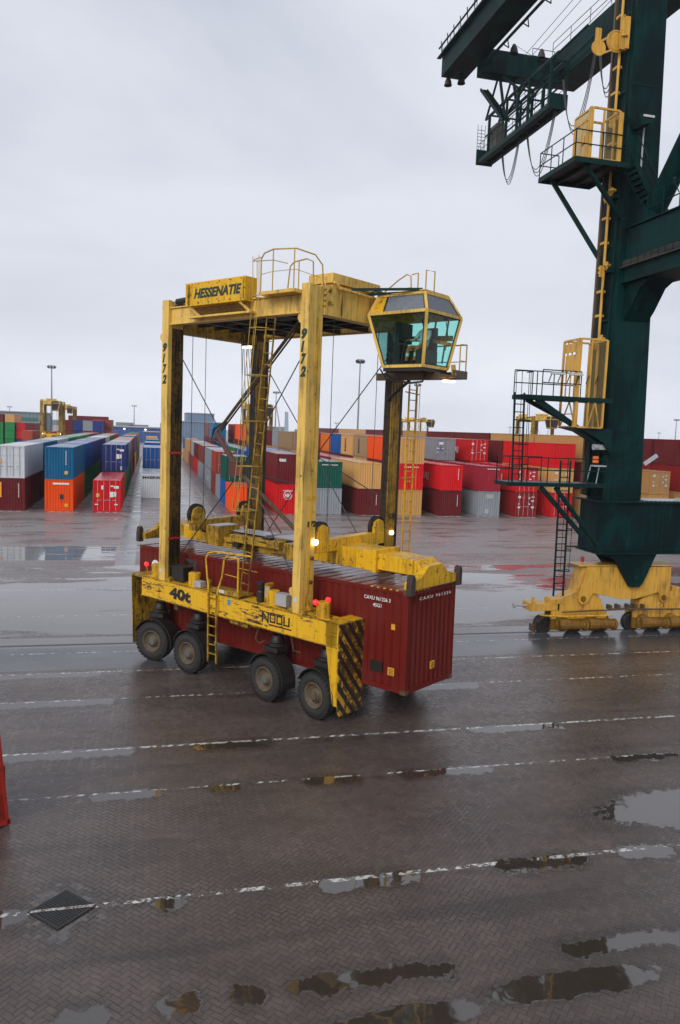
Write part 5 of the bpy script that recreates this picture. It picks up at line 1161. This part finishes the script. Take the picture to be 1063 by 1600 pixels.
# lift landing enclosures
def enclosure(x0, x1, y0, y1, z0, z1, door):
    f = MB()
    for x in (x0, x1):
        for y in (y0, y1): f.box((x-.04,y-.04,z0),(x+.04,y+.04,z1))
    for z in (z0, z1):
        for y in (y0, y1): f.box((x0+.04,y-.035,z-.035),(x1-.04,y+.035,z+.035))
        for x in (x0, x1): f.box((x-.035,y0+.04,z-.035),(x+.035,y1-.04,z+.035))
    xm = x0+(x1-x0)*.42
    f.box((xm-.03,y0-.03,z0+.04),(xm+.03,y0+.03,z1-.04)); f.box((x0-.1,y0-.05,z0),(x0-.04,y0+.12,z1+.02))
    if door: 
        for yy in (y0+.35, y0+.7): f.box((x0-.02,yy,z0+.1),(x0+.02,yy+.06,z1-.3))
        f.box((x0-.03,y0+.1,z1-.38),(x0+.03,y1-.1,z1-.28)); f.box((x1-.05,y0-.06,z0),(x1+.12,y0+.02,z1-.05))
        f.box((x0-.04,y0+.45,z0+.7),(x0+.04,y0+.65,z0+.95))
    else:
        f.bar((xm+.05,y0,z0+.05),(xm+.3,y0,z0+1.05),.05,.05); f.bar((x1-.15,y0,z0+.05),(xm+.3,y0,z0+1.05),.05,.05)
        f.bar((x0,y0+.1,z0+.05),(x0,y0+.7,z0+1.2),.04,.04); f.bar((x0,y1-.1,z0+.05),(x0,y0+.5,z0+1.2),.04,.04); f.box((x0-.02,y0+.2,z0+.5),(x0+.02,y1-.1,z0+.54))
        for yy in (y0+.3, y0+.62, y0+.95): f.box((x0-.02,yy,z0+1.2),(x0+.02,yy+.05,z1-.05))
    o = f.build('lift_enclosure', BOG, **OR)
    s = MB(); s.add([(xm+.03,y0,z0+.03),(x1-.04,y0,z0+.03),(x1-.04,y0,z1-.03),(xm+.03,y0,z1-.03)], [(0,1,2,3)]); s.build('mesh_screen', SCREEN, parent=o, org=(OX,OY,0))
    p = MB()
    if door: p.box((x0-.01,y0+.08,z1-.28),(x0+.015,y1-.06,z1-.06)); p.box((x0+.02,y0+.1,z0+.06),(x0+.03,y1-.1,z1-.4))
    else: p.box((x0-.05,y0+.15,z1-1.25),(x0-.03,y1-.25,z1-.6)); p.box((x0-.05,y0+.1,z1-.5),(x0-.02,y1-.2,z1-.15))
    p.build('panel', BOG if not door else paint('pale_yellow_door', (.55,.45,.24), wear=.3, grime=.3), parent=o, org=(OX,OY,0))
    return o
enclosure(16.60, 17.78, 28.06, 29.35, 8.78, 12.28, False)
enclosure(16.42, 17.62, 28.10, 29.35, 19.17, 21.05, True)
m = MB(); m.prism([(16.4,8.76),(18.4,8.76),(18.4,7.7),(18.0,8.2),(17.2,8.6)], lambda u, v, d: (u, d, v), 28.2, 29.3); m.build('landing_bracket', GRN2, **OR)
# stair between the portal girder and the upper platform
m = MB()
for y in (27.62, 28.32): m.bar((18.15,y,19.05),(19.55,y,16.95),.06,.2)
n = 11
for i in range(n):
    t = (i+.5)/n; m.box((18.15+1.4*t-.09,27.66,19.02-2.1*t),(18.15+1.4*t+.09,28.28,19.05-2.1*t))
m.build('stair', GRN2, **OR)
m = MB()
for y in (27.6, 28.34):
    for h in (.5, 1.0): m.tube([(18.15,y,19.05+h),(19.55,y,16.95+h)], .022, 5)
    for t in (0,.33,.66,1): m.tube([(18.15+1.4*t,y,19.05-2.1*t),(18.15+1.4*t,y,20.05-2.1*t)], .02, 5)
rail_run(m, [(18.75,28.4,19.15),(19.3,28.4,19.25)]); rail_run(m, [(18.65,27.4,16.86),(18.65,24.5,16.86),(18.65,21,16.86)]); m.tube([(18.65,25.8,18.0),(18.4,25.6,17.9),(18.4,25.2,17.3)],.02,5)
m.build('stair_rail', GRN2, **OR)
# backreach: two box girders, end tie and hanging maintenance bay
m = MB(); m.box((20.6,6,34.62),(22.45,57.0,36.05)); g1 = m.build('backreach_girder', GRN, bevel=.03, **OR)
m = MB(); m.box((28.3,6,34.0),(30.1,54.6,36.05)); m.box((28.2,6,33.93),(30.2,54.6,33.99)); g2 = m.build('backreach_girder', GRN, bevel=.03, **OR)
m = MB(); m.box((22.3,53.2,33.7),(28.3,54.3,35.3)); m.box((22.3,30,33.9),(28.3,31,35.6)); m.each('cross_tie', GRN, bevel=.03, **OR)
m = MB(); rail_run(m, [(20.65,57.1,36.05),(20.65,40,36.05)], post=1.6); m.box((20.3,40,36.0),(20.6,57.3,36.06))
for i in range(14): m.tube([(20.5,56.8-1.2*i,36.1),(20.3,56.5-1.2*i,36.9)], .035, 5)
m.tube([(20.35,57,36.6),(20.35,40,36.6)], .07, 6); m.build('handrail', GRN2, parent=g1, org=(OX,OY,0))
m = MB(); rail_run(m, [(28.25,54.5,36.05),(28.25,32,36.05)], post=2.4); rail_run(m, [(26.5,54.2,35.3),(28.25,54.2,35.3)]); m.build('handrail', GRN2, parent=g2, org=(OX,OY,0))
m = MB()
m.tube([(22.42,54,34.25),(22.42,36,34.25)], .10, 6)
for y in (53, 50.4, 47.6, 44.8, 42.0): m.bar((22.4,y,34.3),(22.75,y-.3,33.95),.06,.06); m.bar((22.4,y-.8,34.3),(22.75,y-.3,33.95),.06,.06)
m.build('cable_walkway', GRN2, parent=g1, org=(OX,OY,0))
m = MB()
for (x,y,z) in ((22.9,49.6,33.7),(26.6,53.0,35.45),(21.1,56.8,34.37),(21.9,56.2,34.37)): m.lathe((x,y,z), (0,0,1), [(.30,-.35),(.22,0),(.10,.25),(0,.25)], 12)
m.each('flood_lamp', BLK, **OR)
m = MB()
for (x, z) in ((25.2,36.6),(25.7,36.6),(27.4,36.2)): m.tube([(x,53.6,34.9),(x,26,z+.6)], .022, 4)
m.tube([(22.9,49.6,33.95),(25,50.4,33.7),(28.3,52.4,34.8)], .016, 4); m.each('hoist_cable', ROPE, **OR)
hb = MB(); hb.box((23.6,46.0,28.45),(24.0,56.9,28.75)); hb.box((24.5,46.0,28.45),(24.75,56.9,28.75))
for y in (46.0, 48.6, 51.2, 53.8, 56.4): hb.box((24.0,y,28.5),(24.5,y+.25,28.72))
hb.box((23.7,46.1,28.76),(24.7,56.8,28.80)); hb.box((23.55,45.9,28.4),(24.8,46.0,29.3)); hb.box((23.5,56.9,28.4),(24.8,57.05,29.5))
bay = hb.build('maintenance_bay', GRN2, **OR); bay.location = (.30, .15, .40)
m = MB()
for (y0, y1) in ((46.1,31.35),(49.0,31.5),(50.6,31.5),(55.2,31.3)): 
    for x in (23.65, 24.7): m.bar((x,y0,28.7),(x,y0,y1),.16,.16)
for x in (23.65, 24.7):
    m.bar((x,55.9,31.3),(x,49.6,31.4),.14,.16); m.bar((x,49.6,31.4),(x,46.1,31.3),.14,.16); m.bar((x,55.9,31.25),(x,54.0,33.69),.12,.12); m.bar((x,52.6,30.3),(x,53.9,33.69),.14,.18); m.bar((x,52.4,30.3),(x,49.0,31.4),.12,.14); m.bar((x,53.8,33.6),(x,50.6,31.4),.12,.14); m.bar((x,46.3,31.3),(x+2.6,46.6,33.98),.14,.16); m.bar((x,49.2,31.4),(x+2.6,50.2,33.98),.14,.16); m.bar((x,52.3,28.8),(x,52.3,31.3),.14,.14)
    m.bar((x,55.8,30.05),(x,46.2,30.15),.07,.10)
for y in (46.1, 49.0, 50.6, 52.3, 55.2): m.bar((23.65,y,30.1),(24.7,y,30.1),.08,.1); m.bar((23.65,y,31.35),(24.7,y,31.35),.1,.1)
m.build('hanger_truss', GRN2, parent=bay, org=(OX,OY,0))
m = MB()
for s in (0,.9): m.bar((23.3-.0+s*.6,56.4,33.6),(23.3+s*.6,52.2,29.9),.06,.2)
for i in range(16):
    t = (i+.5)/16; m.box((23.3,56.4-4.2*t-.1,33.6-3.7*t),(23.84,56.4-4.2*t+.1,33.64-3.7*t))
m.build('stair', GRN2, parent=bay, org=(OX,OY,0))
m = MB(); rail_run(m, [(23.55,46.2,28.8),(23.55,56.7,28.8)], post=.8, r=.02, post_r=.018); rail_run(m, [(24.75,46.2,28.8),(24.75,56.7,28.8)], post=.8, r=.02, post_r=.018); rail_run(m, [(23.6,46.5,30.2),(23.6,51,30.2)], post=.7, r=.02, post_r=.018)
for k in range(9): m.tube([(23.5,56.95,29.0+.24*k),(24.1,56.95,29.0+.24*k)], .02, 4)
for x in (23.5, 23.8, 24.1): m.tube([(x,56.95,28.8),(x,56.95,31.3)], .02, 4)
m.build('handrail', GRN2, parent=bay, org=(OX,OY,0))
m = MB(); m.box((23.9,54.4,28.85),(24.6,55.6,30.6)); m.build('electrical_cabinet', plain('brown_grey_cabinet', (.09,.08,.07), .6), parent=bay, org=(OX,OY,0))
def festoon(y0, y1, z, x, sag, n=3):
    mm = MB()
    for k in range(n):
        mm.tube([(x+.06*k, y0+(y1-y0)*t/12, z-sag*(1+.07*k)*4*(t/12)*(1-t/12)) for t in range(13)], .028, 4)
    return mm
fst = MB()
for a in ((46.0,42.4,30.2,24.4,3.4),(42.2,39.9,30.9,24.5,3.2),(50.2,46.4,28.5,24.2,3.0),(54.2,51.6,28.4,24.3,2.2)): q = festoon(*a); fst.add(q.v, q.f)
fst.build('festoon_cable', ROPE, parent=bay, org=(OX,OY,0))
m = MB(); m.bar((24.5,39.5,31.0),(24.5,46.2,30.6),.05,.08)
m.box((22.0,20,37.9),(22.1,20.1,38)); m.build('festoon_track', GRN2, parent=bay, org=(OX,OY,0))
m = MB(); 
for k in range(3): m.tube([(30.3+.05*k, 30-.5*t, 26.8-.9*(1-((t-6)/6)**2)-.1*k) for t in range(13)], .025, 4)
m.build('festoon_cable', ROPE, **OR)
# ------------------------------------------------------------------ drain grate
gr = empty('drain_grate', (-1.36, 12.98, 0), radians(44), 'square iron grate with a white painted stripe set in a puddle', 'grate')
m = MB(); h = .39
for (x0,y0,x1,y1) in ((-h,-h,h,-h+.035),(-h,h-.035,h,h),(-h,-h+.036,-h+.035,h-.036),(h-.035,-h+.036,h,h-.036)): m.box((x0,y0,.002),(x1,y1,.022))
m.build('frame', BLK, gr)
m = MB(); n = 16
for i in range(n):
    t = -h+.05+(2*h-.10)*i/(n-1); m.box((t-.009,-h+.036,.003),(t+.009,h-.036,.020)); m.box((-h+.036,t-.009,.0035),(h-.036,t+.009,.0185))
m.build('grid', plain('worn_iron', (.05,.05,.052), .4, .6), gr)
m = MB(); c45 = .707
MARK2 = paint('worn_stripe_paint', (.50,.50,.48), wear=.9, grime=.9, chips=.5, scale=3); m.add([tuple(Matrix.Rotation(-radians(44), 3, 'Z') @ Vector(p)) for p in ((-.52,-.035,.0235),(.50,-.035,.0235),(.53,.035,.0235),(-.49,.035,.0235))], [(0,1,2,3)]); m.build('painted_stripe', MARK2, gr)
# ------------------------------------------------------------------ red machine at the left edge
rm = empty('lashing_cage', (-2.72, 16.0, 0), .42, 'red steel cage with slanting posts and mesh windows cut off by the left edge', 'cage')
RO = dict(parent=rm, org=(-2.7,16.0,0))
m = MB(); m.box((-4.9,16.04,.12),(-2.73,17.86,1.28)); m.build('base_tub', REDM, bevel=.015, **RO)
m = MB()
for (xa, ya) in ((-2.71,16.03),(-2.71,17.85),(-4.85,16.03),(-4.85,17.85)): 
    s = .17 if xa > -3 else 0; m.bar((xa,ya,.1),(xa-s-.02,ya,2.3),.07,.07)
m.box((-4.9,15.99,.05),(-2.66,16.06,.14)); m.box((-2.72,15.99,.05),(-2.65,17.9,.14)); m.bar((-4.85,16.03,2.3),(-2.9,16.03,2.3),.07,.07); m.bar((-4.85,17.85,2.3),(-2.9,17.85,2.3),.07,.07); m.bar((-2.9,16.03,2.3),(-2.9,17.85,2.3),.07,.07); m.bar((-4.85,16.03,2.3),(-4.85,17.85,2.3),.07,.07); m.bar((-4.85,16.0,1.3),(-2.78,16.0,1.3),.05,.07)
m.build('post_frame', REDM, **RO)
m = MB(); m.add([(-4.8,16.05,1.30),(-2.83,16.05,1.30),(-2.9,16.05,2.25),(-4.8,16.05,2.25)], [(0,1,2,3)]); m.add([(-2.80,16.1,1.30),(-2.80,17.8,1.30),(-2.87,17.8,2.25),(-2.87,16.1,2.25)], [(0,1,2,3)]); m.build('mesh_window', plain('grey_mesh', (.30,.27,.24), .7), **RO)
m = MB(); m.box((-3.3,15.985,.2),(-2.9,16.015,.75)); m.box((-2.98,15.97,.3),(-2.88,15.99,.36)); m.build('hatch', paint('bright_red_paint', (.55,.02,.01)), **RO)
m = MB()
for (x, y) in ((-2.85,16.15),(-2.85,17.7),(-4.75,16.15),(-4.75,17.7)): m.cyl((x,y,0),(x,y,.12),.08,10)
m.each('foot', BLK, **RO)
# ------------------------------------------------------------------ far yard: masts, sheds, carriers
def mast(x, y, h, lab, wide=1.0):
    r = empty('floodlight_mast', (x, y, 0), 0, lab, 'light mast', 'floodlight masts over the yard')
    m = MB(); m.tube([(0,0,0),(0,0,h*.5),(0,0,h-.6)], [.42*wide,.32*wide,.2*wide], 10); m.build('pole', plain('galvanised_mast', (.23,.24,.26), .5, .3), r)
    m = MB(); R_ = 1.5*wide
    m.tube([(R_*cos(t*pi/6), R_*sin(t*pi/6), h-.9) for t in range(13)], .09, 5); m.tube([(R_*.9*cos(t*pi/6), R_*.9*sin(t*pi/6), h+.1) for t in range(13)], .06, 5)
    for t in range(6): m.bar((0,0,h-.8),(R_*cos(t*pi/3),R_*sin(t*pi/3),h-.9),.09,.09)
    m.build('lamp_ring', BLK, r)
    for t in range(8):
        a = t*pi/4; m = MB(); m.bar((R_*cos(a),R_*sin(a),h-.75),(R_*1.12*cos(a),R_*1.12*sin(a),h-.1),.55,.3); m.build('floodlight', BLK, r)
for a in ((-39.9,340,30.0,'tall floodlight mast rising behind the far left straddle carrier',1.0),(61.7,230,29.8,'tallest floodlight mast, between the front leg and the cab',.8),(-14.3,700,22.9,'thin pale mast standing beyond the blue warehouse',1.3),(-148.5,900,20.2,'faint mast at the far left edge of the yard',1.5),(113.8,325,29.9,'floodlight mast seen through the thin ladder below the cab',.9),(73.9,470,30.1,'slender mast between the back leg and the front leg',1.2),(379,500,26.0,'faint mast at the right edge beyond the crane',1.2),
          (215,900,17.2,'small far mast just right of the front leg',1.5),(331,900,20.6,'small far mast right of the thin ladder',1.5),(441,900,21.0,'small far mast left of the crane platforms',1.5),(657,900,21.7,'small far mast right of the crane column',1.5)): mast(*a)
def shed(name, x0, x1, y0, y1, h, mat, roof, lab):
    r = empty(name, (x0, y0, 0), 0, lab, 'warehouse')
    m = MB(); corr(m, (0,0,0), (1,0,0), (0,-1,0), x1-x0, 0, h, 1.4, .12); m.box((0,.2,0),(x1-x0,y1-y0,h-.02)); m.build('wall', mat, r)
    m = MB(); m.box((-.4,-.5,h),(x1-x0+.4,y1-y0+.4,h+.35)); m.build('roof', roof, r); return r
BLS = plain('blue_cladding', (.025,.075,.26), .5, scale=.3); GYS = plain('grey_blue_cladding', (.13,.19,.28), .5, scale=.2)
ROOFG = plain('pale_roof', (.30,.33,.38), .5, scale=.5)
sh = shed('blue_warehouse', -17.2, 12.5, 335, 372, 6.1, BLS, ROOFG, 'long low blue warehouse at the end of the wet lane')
m = MB()
for x in (6.5, 15.0): m.lathe((x,-.6,5.4), (0,-1,0), [(.28,0),(.28,.1),(0,.2)], 10)
m.build('wall_lamp', LAMPW, sh)
m = MB(); m.box((14,-.25,4.5),(21,-.15,4.8)); m.box((22,-.25,4.6),(23,-.15,5.1)); m.build('wall_sign', WHT, sh)
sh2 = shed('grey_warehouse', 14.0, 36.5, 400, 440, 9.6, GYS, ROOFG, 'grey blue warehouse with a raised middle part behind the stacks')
m = MB(); m.box((3.6,2,9.96),(17.5,30,13.9)); m.build('raised_roof', GYS, sh2); m = MB(); m.box((3.3,1.7,13.91),(17.8,30.3,14.3)); m.build('roof_cap', ROOFG, sh2)
sh3 = shed('small_office', -28, -15, 300, 315, 5.6, plain('beige_wall', (.33,.30,.26), .6), ROOFG, 'small pale office with a flat roof left of the blue warehouse')
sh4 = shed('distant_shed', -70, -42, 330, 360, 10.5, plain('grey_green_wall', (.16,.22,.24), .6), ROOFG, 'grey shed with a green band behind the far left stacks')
m = MB(); m.box((2,-.3,7.4),(26,-.15,8.6)); m.build('window_band', plain('green_glazing', (.03,.14,.11), .3), sh4)
dt = empty('distant_tower', (153,900,0), 0, 'faint pale tower in the mist right of the back leg', 'tower')
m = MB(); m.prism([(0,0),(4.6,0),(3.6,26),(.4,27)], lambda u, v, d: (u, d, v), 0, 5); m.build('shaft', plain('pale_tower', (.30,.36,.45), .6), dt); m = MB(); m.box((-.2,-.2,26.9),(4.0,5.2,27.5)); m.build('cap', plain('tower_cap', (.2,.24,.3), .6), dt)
dc = empty('distant_crane', (146,900,0), 0, 'faint crane jib leaning in the mist beside the pale tower', 'crane')
m = MB(); m.bar((2,0,0),(-4.5,0,38),1.0,1.0); m.bar((3.4,0,0),(-4.5,0,38),.5,.5)
for k in range(8): m.bar((2-.8*k,0,4.6*k),(3.4-.95*(k+.5),0,4.6*(k+.5)),.3,.3)
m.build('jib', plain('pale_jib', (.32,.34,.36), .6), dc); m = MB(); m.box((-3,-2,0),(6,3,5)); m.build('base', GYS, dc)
bgm = MB()
for i in range(30):
    random.seed(i+50); x = -260+i*34+random.uniform(-8, 8); 
    bgm.box((x,1150,0),(x+random.uniform(14,34),1180,random.uniform(5,10.5)))
tag(bgm.build('horizon_line', plain('distant_haze_buildings', (.12,.15,.16), .8)), 'low grey line of far sheds and trees along the misty horizon', 'skyline', kind='stuff')
fc = make_carrier(False)
def put(o, x, y, rz, lab): o.location = (x, y, 0); o.rotation_euler = (0,0,rz); tag(o, lab, 'straddle carrier', 'straddle carriers far off in the yard')
put(fc, -22.9, 180, -pi/2, 'far yellow straddle carrier standing among the left stacks below the mast')
for x, y, rz, lab in ((17.5,134,-pi/2,'yellow straddle carrier partly hidden behind the dark back leg'),(76.5,205,-pi*.28,'distant straddle carrier frame above the maroon containers right of the cab'),(69.6,128,-pi/2,'straddle carrier behind the caged ladder of the green crane'),(-25.6,240,-pi/2,'tiny dark straddle carrier top above the crosswise wine coloured container')):
    put(copy_tree(fc), x, y, rz, lab)
# ------------------------------------------------------------------ misty air
m = MB(); m.box((-960,-60,-1),(960,1660,62)); hz = m.build('haze', None or plain('haze_tmp', (1,1,1))); 
hm = bpy.data.materials.new('misty_air'); hm.use_nodes = True; ht = hm.node_tree; ht.nodes.clear()
pv = ht.nodes.new('ShaderNodeVolumePrincipled'); pv.inputs['Color'].default_value = (.97,.985,1,1); pv.inputs['Density'].default_value = .00022; pv.inputs['Anisotropy'].default_value = .2
oo = ht.nodes.new('ShaderNodeOutputMaterial'); ht.links.new(pv.outputs[0], oo.inputs['Volume'])
hz.data.materials.clear(); hz.data.materials.append(hm); tag(hz, kind='stuff')
# ------------------------------------------------------------------ tell look-alike far containers apart
seen = {}
for o in CLIST:
    if 'label' in o: seen.setdefault(o['label'], []).append(o)
